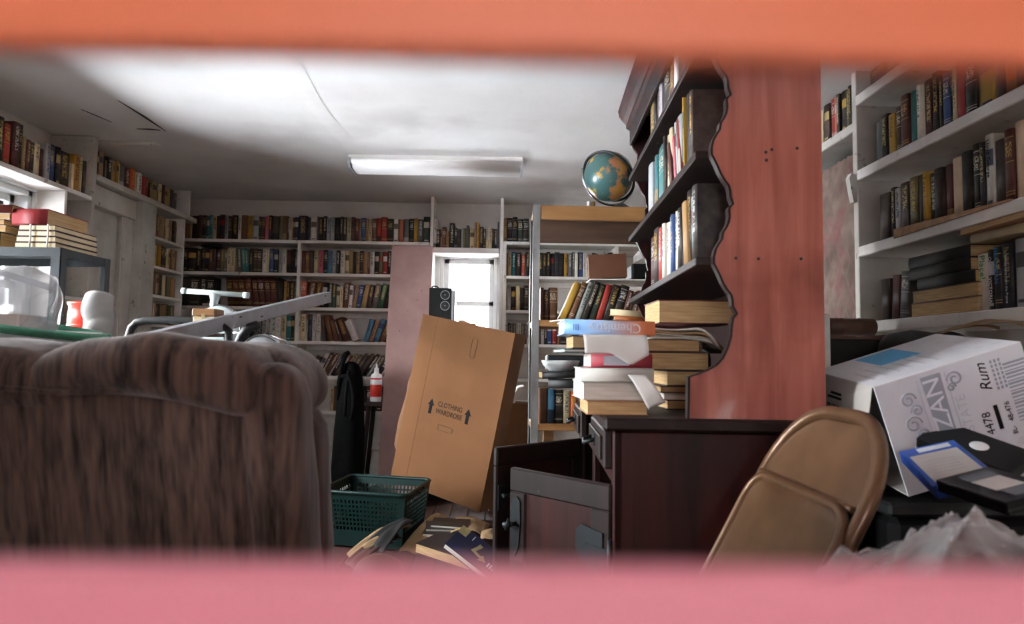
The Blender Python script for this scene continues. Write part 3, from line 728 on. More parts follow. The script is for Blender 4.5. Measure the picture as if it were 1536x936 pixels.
row('the second back shelf, left half', 'k40 k110:1.0 k45 n40 n60 m40*1 d35 m50*3 e40*1 e35 c45*1 c50*1 _16 s45/-5*1 T45/-6*1 T30/-6 k40*1 d45 d55*3 w60*1 c28 u50*3 n55*2 S45*1 w45*1 m50*4 k45 n38', u1, (X_(271.5, 440), YB_, 0), bz[1], .187)
row('the second back shelf, right half', 'm50 b48*3 d48 c58 p55*1 k45*3 U55*1 S50*1 k40*1 w55*1 c50 t50 k35 t35 d45*3 t50 m22 w52*1 k55*2 e45*2 r55 d45*1 m30 w30 k40 b50', u1, (X_(450, 400), YB_, 0), bz[1], .185, maxh=.222)
row('the third back shelf, left half', 'k120:1.05 d100:1.05 k90:1.05 k80:1.05 _130 m72:1.05/-6*3 m72:1.05/-6*3 m72:1.05/-6*3 m72:1.05/-6*3 m72:1.05/-6*3 m72:1.05/-6*3 m72:1.05/-6*3 m72:1.05/-6*3 k60:1.05/-6 y30:.95*3 m42*1 g52*1 S42*1', u1, (X_(268, 440), YB_, 0), bz[2], .215)
row('the third back shelf, right half', 'P100:1.1*3 b90:1.08/7 b80:1.08/7 k70:1.05/7 e55:1.03*1 g45:1*1 c48:.9 c36:.86*1 b72:1.05/3 w45:.95/3*2 t50:.98/9*1 u58:.97/9 t68:1/10 d58/10 s80:1/12*1 G75:1.03/12 k58:1/12 m38/14*1 w35/14', u4, (X_(447, 440), YB_, 0), bz[2], .19)
row('the fourth back shelf', 'd60 k80 s40 m40*1 S55*1 w35*1 w50*1 w40*1 c50*1 T50*2 k30 c35 c25 c48:1.08*1 S22:.9 s40:1.08*2 w36:1.12*1 w45:1.1*1 d26:1/-7 b52:1.05/-12 b44:.88/-16 d22:.88/-17 m72:.95/-20*1 w66:.88/-24 _30 U45:.92/14*1 t40:.92/18 U48:.95/20 b66:.9/22 t40:.9/24 b28:.9/26 k60:.7/26', u5, (X_(357, 500), YB_, 0), bz[3], .195)
row('the fifth back shelf', 'k60:.8 d50:.85/20 w38/26 m44/26*1 b40/28 w16/28 k30/28*1 b54/30 t44/32 s40/32 d44/32 d44/33 k40/33*1 S16/33 e40/33*1 n52/32*1 w16/32 k58/33 w28/33*1 r28/33', u5, (X_(452, 560), YB_, 0), bz[4], .185)
row('the lowest back shelf by the black bag', 'c35*1 b20 k60*1 n50 k40*2 k50*1 k45 k45 d50 k45 d55 k40', u5, (X_(494, 610), YB_, 0), bz[5], .185)
row('the shelf above the bright back window', 'k60:.82*1 t18:.84 b55:.93*3 t38:.75 k66:1.12*1 k40:.9 k45:.85 S30:.92 e35:.9 s38:1.02 _8 c62:.88*2 t30:1.16 y30:1.14 d55:.97*1 d28:.88 c38:.42 c40:.95*1 k25:.9*1 n45:.88 s18:1.2', u4, (X_(653.6, 350), YB_, 0), 1.846, .181)
row('the top shelf right of the bright window', 't62*3 k70*3 n65*3 g75:.95*3 k75*3', u4, (X_(753.5, 340), YB_, 0), 1.902, .196)
row('the second shelf right of the bright window', 'b40:.95 c48:1*1 T60:1*1 k60:.97*1 P60:.9*3 k55:1*1', u4, (X_(757, 400), YB_, 0), 1.632, .194)
row('the third shelf right of the bright window', 't35:.9*1 S35:1*1 k48:.95 c45:.98 k40:.9 d45:1*3', u7, (X_(756, 450), YB_, 0), 1.364, .197)
row('the fourth shelf right of the bright window', 'w40*1 k25*1 s25*1 s30*1 w25*1 w25*1 s30*1 k25*1 w30*1', u7, (X_(756, 500), YB_, 0), 1.10, .165)
row('the top back shelf behind the pine shelving', 'm40 r70 m65*1 r45*1 c50 c35 c35*1 T55 c35*1 w55*1 w45*1 k60 c50*2 c45 t40*1 T40*1 b30 c60 n50*1 k60 d60 s45*2 s50*2 k45*1 c55', u8, (X_(808, 350), YB_, 0), 1.902, .15)
row('the second back shelf behind the pine shelving', 'k55*1 k55*1 k50*1 n60*2 n70 k60 y55 s50*1 s40*1 w45 u70*1 w30*1 w50*1 w40*1 k45*1 s40 w50*1 w40 k50 d60', u8, (X_(808, 400), YB_, 0), 1.632, .196)
row('the fourth back shelf behind the pine shelving', 'b40 S30 k30 u50 r45 b40 k60 d50 k40 t50', u7, (X_(806, 500), YB_, 0), 1.10, .18)
# left wall
prow('the shelf above the left window', '-90 d -70 b -50 k -25 m 0 k:1.12*1 65 r:1.02*3 130 m:1.14 200 k:1.16 245 t:.9 265 m:.85 300 d:.83*3 335 c:.85 392 m:.78 440 S:.98 485 u:1.02*1 545 n:1.02 590 d:.98 690 c:.75 715 y:1.05 780 c:1.05 805 d:.98 830', (-2.385, 0, 0), R(90), 1.887, .205, 260, .16026, 0, depth=.17)
prow('the shelf above the door', '95 m 115 b 135 t 150 m 172 t:1.1 238 k 262 t:.85 272 k 330 t 370 y 400 c 420 s*4 480 m 540 o 600 d 615 c*1 640 w*1 690 r 740 r 768 d:.8 775 P:.6 800 t 862 k 890 c 930 m 950 t 1000 y 1020 k 1065 s:.9 1085', (-2.385, 0, 0), R(90), 2.028, .15, 260, .12821, 130, depth=.13)
cyc = ['t c b t t e c k t d t', 'c t c*1 y k d c t t b', 't t b t k c d e t y', 'b t c b d t t b e t']
for k, z in enumerate(LKZ[:4]):
    it = [(q[0], .40/len(cyc[k].split()), None, 0., (1 if '*' in q else None)) for q in cyc[k].split()]
    row(['the top', 'the second', 'the third', 'the fourth'][k]+' shelf of the corner column', it, 1, (-2.385, 4.66, 0), z, [.165, .155, .15, .15][k], R(90), depth=.12)
row('the small shelf bay beside the door post', [('k', .03, None, 0., 1), ('d', .04, None, 0., None), ('k', .03, 1.1, 0, None)], 1, (-2.42, 3.71, 0), 1.60, .2, R(90))
row('the lower shelf bay beside the door post', [('t', .04, None, 0., None), ('c', .05, 1.1, 0., 1), ('t', .05, 1., 0, None)], 1, (-2.42, 3.71, 0), 1.30, .2, R(90))
# hutch
hrot = math.atan2(-HU.y, -HU.x); hfx = HSX+.004
HP = HM @ Vector((hfx, 0, 0))
prow("the hutch's top shelf", '966 k 975 d 981 S*1 985 k*3 993 m*1 1000 d*1 1005 w 1009 k 1018 n*2 1028 S*1 1036 o 1042 b 1050 r 1060 d 1070 k 1078 m 1086', HP, hrot, HZ['A'], .175, 150, depth=.13, send=-.028)
prow("the hutch's middle shelf", '966 S 972 T*4 976 T:1.05*3 988 k:1.05 991 c*1 995 c 999 d 1005 S 1012', HP, hrot, HZ['B'], .19, 280, depth=.13, send=-.028)
prow("the hutch's lowest shelf", '967 m 974 k*1 982 r:.95*1 987 w*1 990 w*1 994 S*1 998 u*1 1001 w*1 1004 d*1 1009 k*1 1014 w*1 1019 k:1.1*1 1026 k:1.1*1 1033', HP, hrot, HZ['C'], .185, 400, depth=.13, send=-.028)
def hrow(ph, z, y0, its, hb): row(ph, [(c_, w_, h_, l_, s_) for c_, w_, h_, l_, s_ in its], 1, HM @ Vector((hfx, y0, 0)), z, hb, hrot, depth=.13, smax=y0-.026)
hrow("the hutch's middle shelf, leaning group", HZ['B'], .462, [('m', .030, .8, -18, None), ('d', .026, .85, -17, None), ('c', .018, .84, -16, 1), ('p', .018, .78, -15, 1), ('S', .016, .98, -13, 2), ('r', .022, .98, -12, 4), ('s', .030, 1.08, -9, None), ('k', .034, 1.1, -6, None), ('y', .010, 1.1, -4, None), ('k', .036, 1.08, -3, None), ('d', .03, 1.05, -1, None)], .19)
hrow("the hutch's lowest shelf, leaning group", HZ['C'], .325, [('n', .022, .85, -20, 1), ('w', .007, .95, -19, None), ('m', .018, 1, -17, 1), ('t', .045, .95, -8, None), ('S', .05, .97, -4, 2)], .185)
# right wall
RP = (RX+.012, 0, 0); rr = R(-90)
prow('the far right shelf beyond the upright', '40 d:.85 65 b:.85 105 c:.85*1 140 d:.92 180 r 205 P*2 235 k:.95 255 k 290 e:.9*1 310 k:.95 335 k:1.04 352', RP, rr, 2.032, .195, 160, .2136, 1200)
prow('the top shelf of the right wall', '1300 d:.7 1325 b:.8 1340 k 1352 d 1372 b 1396 m 1420 d 1446 b 1475 k 1500 m 1536 d 1570', RP, rr, RZ['r1'], .105, 120, depth=.12)
prow('the second shelf of the right wall', '1306 s:.85 1316 k:.9 1327 y:.83*1 1337 d:.9 1345 m:1.05*3 1357 S:1*1 1362 T:1 1371 w:1.05*1 1377 m:1.08 1390 k:1.12*1 1401 k 1408 u*3 1418 n 1422 c:1 1428 r:1.05 1441 k 1458 y:1.02 1485 d 1500 o*4 1515 d 1536 b 1566 k 1600', RP, rr, RZ['r2'], .2, 210, depth=.17)
prow('the third shelf of the right wall', '97 d:.95 165 k*1 195 S:.95*1 232 d 295 e*1 350 k*4 385 y 410 k*1 455 k 510 m*4 560 c:1.05 620 k:1.08 680 k:1.15*3 730 n:1.12*1 765 w:1.2 820 d:1.05 910 m:1.12*3 970 c:1.18 1040 d 1110 k 1180 b 1260', RP, rr, RZ['r3'], .2, 330, .235, 1290, depth=.17)
prow('the lowest shelf of the right wall', '140 d:.82 215 m:.85/5 290 s:.88/6 365 _ 912 w:.92 1010 k:.95 1068 n:.97 1128 n:1.0 1225 k 1243 S:1.02*2 1332 b 1420 d 1500', RP, rr, RZ['r4'], .2, 420, .1817, 1290, depth=.17)
# pine shelving, leaning books
u9 = 3.62/1024*.1496
row('the pine board, leaning right' if 0 else 'the pine shelf beside the steel post', 'b35:.85 d50:.8 b90:.86 _8 y70:1.04/23 b62:1.05/22 S60:1.05/20*1 k60:1.06/20*1 g66:1/18 r66:.98/17 k86:.96/17 k84:.95/17 m50:.82/16*1 c28:.8/16*1 m52:.82/18*1 m40:.8/18', u9, (MX0+.045, MY0+.02, 0), MSZ['mid'], .204, depth=.19)
row('the low pine shelf', 'b60:.97 U48:.95*4 k62:.92 c52:.9*1 o45:.88 n40 k50 d60', 3.62/1024*.2148, (MX0+.045, MY0+.02, 0), MSZ['low'], .19, depth=.17)

ORD = ['zeroth', 'first', 'second', 'third', 'fourth', 'fifth', 'sixth', 'seventh', 'eighth', 'ninth', 'tenth', 'eleventh', 'twelfth', 'thirteenth', 'fourteenth', 'fifteenth', 'sixteenth', 'seventeenth', 'eighteenth', 'nineteenth', 'twentieth']
TENS = {2: 'twenty', 3: 'thirty', 4: 'forty', 5: 'fifty', 6: 'sixty'}
def ordn(n):
    if n <= 20: return ORD[n]
    if n % 10 == 0: return TENS[n//10][:-1]+'ieth'
    return TENS[n//10]+'-'+ORD[n % 10]
def cover_geo(w, h, d, arc=True):
    t = min(.0028, w*.18); bl = min(.006, w*.2) if arc else 0
    out = [(-w/2, d), (-w/2, bl*.9)]
    if arc: out += [(-w*.3, bl*.25), (0, 0), (w*.3, bl*.25)]
    out += [(w/2, bl*.9), (w/2, d), (w/2-t, d), (w/2-t, bl+t), (-w/2+t, bl+t), (-w/2+t, d)]
    n = len(out); vs = [(x, y, 0) for x, y in out]+[(x, y, h) for x, y in out]
    fs = [[i, (i+1) % n, n+(i+1) % n, n+i] for i in range(n)]
    fs += [[i for i in range(n)][::-1], [n+i for i in range(n)]]
    k0, k1 = 1, (5 if arc else 2)          # spine faces k0..k1-1
    us = []
    for i in range(k0, k1): us.append((i, (out[i][0]+w/2)/w, (out[i+1][0]+w/2)/w))
    return vs, fs, us, t, bl
def make_cover(name, w, h, d, col, ink, sty, seed, mats=('book_cover',), extra=None):
    vs, fs, us, t, bl = cover_geo(w, h, d)
    return vs, fs, us, t, bl
def paint(me, spans):
    """spans: list of (first_face, n_faces, bcol4, ink4, spinefaces{face:(u0,u1)})"""
    me.uv_layers.new(name='spine'); me.attributes.new('bcol', 'FLOAT_COLOR', 'CORNER'); me.attributes.new('ink', 'FLOAT_COLOR', 'CORNER')
    uv = me.uv_layers['spine'].data; a = me.attributes['bcol']; b = me.attributes['ink']
    nl = len(me.loops); ca = [0.0]*(nl*4); cb = [0.0]*(nl*4); cu = [-5.0]*(nl*2)
    for f0, nf, c1, c2, sf in spans:
        for fi in range(f0, f0+nf):
            p = me.polygons[fi]
            for q, li_ in enumerate(p.loop_indices):
                ca[li_*4:li_*4+4] = c1; cb[li_*4:li_*4+4] = c2
                if fi-f0 in sf:
                    u0, u1_ = sf[fi-f0]; cu[li_*2] = (u0, u1_, u1_, u0)[q]; cu[li_*2+1] = (0, 0, 1, 1)[q]
    a.data.foreach_set('color', ca); b.data.foreach_set('color', cb); uv.foreach_set('uv', cu)
def jit(c, a=.16):
    k = 1+random.uniform(-a, a); return tuple(max(0, min(1, v*k*(1+random.uniform(-.06, .06)))) for v in c[:3])
LIGHT = 'wcStUpyPT'
for b in BOOKS:
    rgb = C(*PAL[b['col']][0]); b['rgb'] = jit(rgb)
    light = b['col'] in 'wcStyUp'
    pal = [(40,36,34), (92,34,30), (34,50,90)] if light else [(216,206,186), (196,160,86), (206,204,204), (198,176,120)]
    if b['sty'] == 4: pal = [(34,30,32), (150,120,80), (178,172,160)]
    if b['sty'] == 2: pal = [(196,190,178), (40,34,34), (150,44,36)] if not light else [(150,46,38), (40,36,36)]
    b['ink'] = C(*random.choice(pal))[:3]; b['seed'] = random.random()
    if b['sty'] is None: b['sty'] = random.choices([0, 1, 2, 3], [.45, .25, .12, .18])[0]
    c_ = b['m'] @ Vector((0, 0, b['h']/2)); p_ = proj(c_); dist = (c_-CAM).length
    nrm = (b['m'].to_3x3() @ Vector((0, -1, 0))).normalized(); fc = abs(nrm.dot((CAM-c_).normalized()))
    sc_ = FPX/dist; b['pw'] = b['w']*sc_*fc; b['area'] = b['pw']*b['h']*sc_
    if not (-10 < p_[0] < 1546): b['area'] *= .05
NIND = 330
order = sorted(range(len(BOOKS)), key=lambda i: -BOOKS[i]['area']); chosen = set(order[:NIND])
stuffV, stuffF, stuffMI, spans = [], [], [], []
def pagebox(w, h, d, t, bl):
    x = w/2-t-.0004; y0 = bl+t+.0005; y1 = d-.004; z0, z1 = .003, h-.004
    v = [(-x,y0,z0),(x,y0,z0),(x,y1,z0),(-x,y1,z0),(-x,y0,z1),(x,y0,z1),(x,y1,z1),(-x,y1,z1)]
    return v, [(0,3,2,1),(4,5,6,7),(0,1,5,4),(1,2,6,5),(2,3,7,6),(3,0,4,7)]
NAMED = {}
for i, b in enumerate(BOOKS):
    vs, fs, us, t, bl = cover_geo(b['w'], b['h'], b['d'])
    c4 = (*b['rgb'], float(b['sty'])); k4 = (*b['ink'], b['seed']); sf = {f: (a, e) for f, a, e in us}
    pv, pf = pagebox(b['w'], b['h'], b['d'], t, bl)
    if i in chosen:
        me = bpy.data.meshes.new('book'); me.from_pydata(vs, [], fs); me.materials.append(M('book_cover')); me.update()
        paint(me, [(0, len(fs), c4, k4, sf)])
        for f, _, _ in us: me.polygons[f].use_smooth = True
        o = bpy.data.objects.new('book', me); COL.objects.link(o); o.matrix_world = b['m']; WM[o.name] = b['m']
        wdj = 'slim ' if b['w'] < .018 else ('thick ' if b['w'] > .042 else '')
        ln = 'leaning ' if abs(b['lean']) > 4 else ''
        tag(o, f"{wdj}{ln}{PAL[b['col']][1]} book, {ordn(b['n'])} from left on {b['phrase']}", 'book', b['group'])
        pm_ = bpy.data.meshes.new('pages'); pm_.from_pydata(pv, [], pf); pm_.materials.append(M('pages')); pm_.update()
        po = bpy.data.objects.new('pages', pm_); COL.objects.link(po); po.parent = o
        NAMED[(b['phrase'], b['n'])] = (o, b)
    else:
        for vv, ff, mi in ((vs, fs, 0), (pv, pf, 1)):
            base = len(stuffV); stuffV += [b['m'] @ Vector(p) for p in vv]; f0 = len(stuffF)
            stuffF += [[base+q for q in f] for f in ff]; stuffMI += [mi]*len(ff)
            spans.append((f0, len(ff), c4, k4, sf if mi == 0 else {}))
me = bpy.data.meshes.new('shelved_books'); me.from_pydata([tuple(p) for p in stuffV], [], stuffF); me.materials.append(M('book_cover')); me.materials.append(M('pages'))
me.polygons.foreach_set('material_index', stuffMI); me.update(); paint(me, spans)
so = bpy.data.objects.new('shelved_books', me); COL.objects.link(so)
tag(so, 'remaining small and far shelved books filling gaps in the rows', 'books', kind='stuff')
print('BOOKS', len(BOOKS))
# readable spines on the right wall
def spine_text(ph, n, s, size, mat, zc, up=False, xs=1.0, xo=0):
    q = NAMED.get((ph, n))
    if not q: print('no book', ph, n); return
    o, b = q
    m = Matrix.Translation((xo, -.0012, b['h']*zc)) @ Matrix.Rotation(R(90), 4, 'X') @ Matrix.Rotation(R(90 if up else -90), 4, 'Z')
    text(s, size, mat, o, m, xs=xs)
rl = 'the lowest shelf of the right wall'
spine_text(rl, 4, 'Place!', .034, 'print_green', .76)
spine_text(rl, 5, 'QUEEN VICTORIA', .018, 'print_white', .5)
spine_text(rl, 6, 'DELOREAN', .022, 'print_cyan', .7)
spine_text(rl, 7, 'Ambassador from the Prairie', .0125, 'print_white', .45)
spine_text('the third shelf of the right wall', 15, 'Lloyd George', .022, 'print_black', .68)



# ================================================================ recliner
rc = thing('recliner', 'brown ribbed velour recliner seen from behind in the left foreground', 'armchair', (-.78, 1.3, 0))
def lump(p, a=.012, f=7): return p+Vector((mnoise.noise(p*f)*a, mnoise.noise(p*f+Vector((9,3,1)))*a, mnoise.noise(p*f+Vector((2,7,5)))*a))
def lean_back(p):  # the back reclines: lower parts sit further into the room
    return Vector((p.x, p.y+(.95-p.z)*.22, p.z))
def bk(p): return lean_back(lump(p, .008, 6))
MB().rbox((-1.24, 1.00, .20), (-.365, 1.05, .945), .02, 14, lambda p: lean_back(p+Vector((0, mnoise.noise(Vector((p.x*14, 0, p.z*2)))*.004, 0)))).build('back_panel', 'velour', rc, weld=True)
def gus(p):
    q = lean_back(lump(p, .006, 9)); q.x += .10*max(0, .95-p.z)*.35; return q
MB().rbox((-.392, .992, .20), (-.298, 1.135, .985), .045, 12, gus).build('side_bolster', 'velour', rc, weld=True)
MB().rbox((-1.31, .992, .20), (-1.215, 1.135, .985), .045, 12, lambda p: lean_back(lump(p, .006, 9))).build('side_bolster', 'velour', rc, weld=True)
def bc_(p):
    q = lean_back(lump(p, .010, 6)); q.x += .10*max(0, .95-p.z)*.35*(1 if p.x > -.8 else -1); return q
MB().rbox((-1.32, 1.13, .42), (-.322, 1.33, .925), .075, 14, bc_).build('back_cushion', 'velour', rc, weld=True)
def pil(cx, w):
    def f(p):
        q = lump(p, .016, 5); t = (p.x-cx)/w
        q.z += -.022*(abs(t)**3)*2+.006*math.sin(p.x*60)*max(0, p.z-.97)*8
        q.y += .012*math.sin(p.x*17)
        return q
    return f
MB().rbox((-1.33, .975, .925), (-.62, 1.24, 1.022), .046, 18, pil(-.97, .37)).build('top_pillow', 'velour', rc, weld=True)
MB().rbox((-.685, .970, .930), (-.345, 1.23, 1.022), .044, 18, pil(-.52, .2)).build('top_pillow', 'velour', rc, weld=True)
def roll(p):
    q = lump(p, .012, 8); q.z -= .05*max(0, (p.x+.42)/.13)**2*.6; return q
MB().rbox((-.50, 1.08, .895), (-.318, 1.34, 1.008), .06, 16, roll).build('side_pillow', 'velour', rc, weld=True)
MB().tube([(x, .992+.0015*math.sin(x*80), .944+.003*math.sin(x*23)) for x in [-1.24+i*.035 for i in range(26)]], .0045, 6).build('piping', 'velour', rc)
MB().sphere((-.362, .987, .937), (.0045, .003, .0045), 10, 6).build('upholstery_tack', 'pine', rc)
MB().rbox((-1.16, 1.28, .30), (-.46, 1.60, .48), .06, 10, lambda p: lump(p, .008, 6)).build('seat_cushion', 'velour', rc, weld=True)
for x0, x1 in ((-1.36, -1.165), (-.455, -.26)): MB().rbox((x0, 1.24, .10), (x1, 1.56, .46), .06, 10, lambda p: lump(p, .008, 6)).build('armrest', 'velour', rc, weld=True)
B('base', (-1.30, 1.25, 0), (-.34, 1.56, .12), 'dark_wood', rc)

# ================================================================ wardrobe carton
WMx = rotm((-.6707, 4.3073, .2361), (-.0466, .1853, -.5445)); WW, WD, WH = .675, .134, 1.0415
wb = thing('wardrobe_box', 'tall brown cardboard clothing wardrobe box leaning against the steel post', 'cardboard box', mat=WMx)
t = .006
# front sheet with two hand holes (built as strips round the holes), side, back
def sheet_with_holes(x0, x1, z0, z1, holes, y0, y1):
    mb = MB(); xs = sorted({x0, x1, *[h[0] for h in holes], *[h[1] for h in holes]})
    for a, b in zip(xs, xs[1:]):
        cuts = sorted([(h[2], h[3]) for h in holes if h[0] <= a and h[1] >= b]); z = z0
        for c0, c1 in cuts:
            mb.box((a, y0, z), (b, y1, c0)); z = c1
        mb.box((a, y0, z), (b, y1, z1))
    return mb
hx, hz = .33, .395
sheet_with_holes(0, WW, 0, WH, [(hx-.055, hx+.055, hz-.016, hz+.016)], 0, t).build('front_panel', 'cardboard', wb, True)
def stad(cx, cz, a, b, n=10, vert=False):
    pts = []
    for s_ in (1, -1):
        for i in range(n+1):
            an = -math.pi/2+math.pi*i/n; x = s_*(a-b)+s_*math.cos(an)*b; z = s_*math.sin(an)*b; pts.append((cx+z, cz+x) if vert else (cx+x, cz+z))
    return pts
MB().prism(stad(hx, hz, .052, .014), -.0015, .002, lambda a, b, dd: (a, dd, b)).build('hand_flap', 'cardboard', wb, True)
def ring2(cx, cz, a, b, vert, rad=.0022):
    return MB().tube([(x, -.0005, z) for x, z in stad(cx, cz, a, b, 8, vert)], rad, 6, closed=True)
ring2(hx, hz, .055, .017, False).build('hand_hole_rim', 'cardboard_side', wb, True)
ring2(.415, .905, .060, .018, True).build('perforation', 'cardboard_side', wb, True)
MB().box((WW-t, t, 0), (WW, WD, WH)).build('side_panel', 'cardboard_side', wb, True)
MB().box((0, WD-t, 0), (WW-t, WD, WH-.004)).build('back_panel', 'cardboard_side', wb, True)
MB().prism([(.0, .15), (-.045, .20), (-.05, .36), (-.03, .52), (-.035, .60), (-.012, .72), (0, .75)], .03, .034, lambda a, b, dd: (a, dd, b)).build('torn_flap', 'cardboard_side', wb, True)
MB().prism([(.27, WH), (.27, WH+.008), (.30, WH+.014), (.36, WH+.004), (.39, WH+.010), (.40, WH)], .001, t-.001, lambda a, b, dd: (a, dd, b)).build('torn_edge', 'cardboard_side', wb, True)
MB().box((.115, -.0012, 0), (.119, .0005, WH)).build('crease', 'cardboard', wb, True)
mtx = lambda x, z, y=-.0008: Matrix.Translation((x, y, z)) @ Matrix.Rotation(R(90), 4, 'X')
text('CLOTHING', .043, 'print_black', wb, mtx(.335, .530), xs=.82); text('WARDROBE', .043, 'print_black', wb, mtx(.335, .485), xs=.82)
for ax in (.195, .468):
    MB().prism([(ax, .550), (ax-.024, .51), (ax-.011, .513), (ax-.011, .460), (ax+.011, .460), (ax+.011, .513), (ax+.024, .51)], -.0012, 0, lambda a, b, dd: (a, dd, b)).build('arrow_print', 'print_black', wb, True)

# mauve board
p0, p1 = at(566, 726, 4.62), at(588, 368, 4.97)
mz = (p1-p0).normalized(); mx_ = Vector((1, 0, mz.x*-1)).normalized()
mm = frame(p0, mx_, mz.cross(mx_)*1)
mbm = Matrix(((mx_.x, 0, mz.x, p0.x), (mx_.y, 1, mz.y, p0.y), (mx_.z, 0, mz.z, p0.z), (0, 0, 0, 1)))
ln = (p1-p0).length; ext = p0.z/mz.z
mv = MB().cbox((0, 0, -ext+.002), (.300, .02, ln), .002, mbm).build('mauve_board', 'mauve_paint')
tag(mv, 'tall mauve painted wooden board propped upright beside the back window', 'board')
for a, b in ((.23, .35), (.20, .42), (.09, .65), (.22, 1.1)):
    MB().box((a, -.0008, ln-b), (a+.004, .001, ln-b+.010), mbm).build('nail_hole', 'black_card', mv)
# tower speaker behind the wardrobe box
sp = thing('tower_speaker', 'black speaker with two silver-ringed round dials standing before the back window', 'speaker', (-.4, 4.88, 0))
SPX0, SPX1, SPY = -.505, -.325, 4.80
B('cabinet', (SPX0, SPY, 0), (SPX1-.022, SPY+.22, 1.478), 'black_plastic', sp)
B('silver_strip', (SPX1-.022, SPY-.002, 0), (SPX1-.006, SPY+.22, 1.462), 'silver_plastic', sp)
B('edge_strip', (SPX1-.006, SPY, 0), (SPX1, SPY+.22, 1.478), 'black_plastic', sp)
for z in (1.428, 1.352):
    ri = MB().tube([(-.393+.031*math.cos(a*math.pi/14), SPY-.002, z+.031*math.sin(a*math.pi/14)) for a in range(28)], .0022, 6, closed=True).build('dial_ring', 'silver_plastic', sp)
    MB().tube([(-.393, SPY-.004, z), (-.393, SPY+.002, z)], .027, 20).build('dial_face', 'black_rubber', ri); MB().sphere((-.393, SPY-.006, z), .004, 8, 6).build('dial_centre', 'silver_plastic', ri)
MB().tube([(-.50, SPY+.1, 1.478), (-.49, SPY+.1, 1.50), (-.46, SPY+.1, 1.497), (-.44, SPY+.1, 1.478)], .006, 6).build('cable', 'black_rubber', sp)

# ================================================================ laundry basket
bk_o = at(576, 780, 3.70)
bo = Matrix.Translation((-.645, 3.74, .02)) @ Matrix.Rotation(R(-14), 4, 'Z') @ Matrix.Rotation(R(3), 4, 'X')
ba = thing('laundry_basket', 'dark green plastic laundry basket with square lattice holes on the floor', 'basket', mat=bo)
def lattice(pa, pb, pc, pd, nx, nz, lo=.3, hi=.86, wmar=.08):
    """wall quad pa-pb (bottom) pd-pc (top) with a grid of holes"""
    mb = MB(); P = [Vector(q) for q in (pa, pb, pc, pd)]
    nrm = (P[1]-P[0]).cross(P[3]-P[0]).normalized()*.003
    def q(u, v): return (P[0]*(1-u)+P[1]*u)*(1-v)+(P[3]*(1-u)+P[2]*u)*v
    def quad(u0, u1, v0, v1):
        a = [q(u0, v0), q(u1, v0), q(u1, v1), q(u0, v1)]; mb.add(a+[p+nrm for p in a], [(0,1,2,3),(7,6,5,4),(0,4,5,1),(1,5,6,2),(2,6,7,3),(3,7,4,0)])
    quad(0, 1, 0, lo); quad(0, 1, hi, 1); quad(0, wmar, lo, hi); quad(1-wmar, 1, lo, hi)
    du = (1-2*wmar)/nx; dv = (hi-lo)/nz
    for i in range(1, nx): u = wmar+i*du; quad(u-du*.2, u+du*.2, lo, hi)
    for j in range(1, nz): v = lo+j*dv; quad(wmar, 1-wmar, v-dv*.2, v+dv*.2)
    return mb
a, b_, h_, e = .20, .145, .285, .035
bt = [(-a, -b_, 0), (a, -b_, 0), (a, b_, 0), (-a, b_, 0)]; tp = [(-a-e, -b_-e, h_), (a+e, -b_-e, h_), (a+e, b_+e, h_), (-a-e, b_+e, h_)]
for i in range(4):
    j = (i+1) % 4; lattice(bt[i], bt[j], tp[j], tp[i], 18 if i % 2 == 0 else 12, 7).build('lattice_wall', 'green_plastic', ba, True)
MB().box((-a, -b_, 0), (a, b_, .004)).build('bottom', 'green_plastic', ba, True)
rim = []
for (cx, cy), a0 in (((a+e-.03, b_+e-.03), 0), ((-a-e+.03, b_+e-.03), 90), ((-a-e+.03, -b_-e+.03), 180), ((a+e-.03, -b_-e+.03), 270)):
    for k in range(5): an = R(a0+k*22.5); rim.append((cx+.036*math.cos(an), cy+.036*math.sin(an), h_))
MB().tube(rim, .0095, 8, closed=True).build('rim', 'green_plastic', ba, True)
for s_ in (-1, 1): MB().tube([(s_*(a+e+.006), -.05, h_-.005), (s_*(a+e+.022), -.035, h_-.02), (s_*(a+e+.022), .035, h_-.02), (s_*(a+e+.006), .05, h_-.005)], .006, 6).build('handle', 'green_plastic', ba, True)

# ================================================================ black bag, stool, bottle, film
bb = thing('black_bag', 'tall black cloth bag with carry straps standing by the back shelves', 'bag', at(525, 700, 4.55))
c0 = at(524, 640, 4.55); X0 = c0.x
prof_b = [(.02, .02), (.095, .03), (.105, .25), (.10, .5), (.092, .72), (.07, .86), (.045, .93), (.02, .95), (0, .95)]
mbb = MB().lathe([(r_, z_) for r_, z_ in prof_b], (X0, 4.55, 0), 18); mbb.v = [lump(p, .02, 6) for p in mbb.v]; mbb.build('bag_body', 'black_cloth', bb)
MB().tube([at(507, 600, 4.5), at(508, 575, 4.48), at(512, 555, 4.48), at(515, 540, 4.5), at(519, 531, 4.5), at(524, 528, 4.5)], [.012, .013, .014, .016, .018, .012], 8).build('grab_handle', 'black_cloth', bb)
MB().tube([at(512, 565, 4.46), at(520, 562, 4.44), at(526, 572, 4.43), at(530, 590, 4.43), at(530, 612, 4.43), at(526, 630, 4.44)], .012, 8).build('shoulder_strap', 'black_cloth', bb)
MB().tube([at(523, 556, 4.46), at(519, 590, 4.43), at(517, 625, 4.42)], .011, 8).build('shoulder_strap', 'black_cloth', bb)
mbb = MB().rbox((X0-.10, 4.35, 0), (X0+.16, 4.62, .16), .05, 8, lambda p: lump(p, .03, 7)).build('bag_foot_pocket', 'black_cloth', bb, weld=True)
B('white_tag', (X0+.0, 4.335, .155), (X0+.045, 4.345, .185), 'paper', bb, m=None)
sto = thing('wooden_stool', 'small dark wooden stool with splayed legs behind the mauve board', 'stool', (-.85, 4.95, 0))
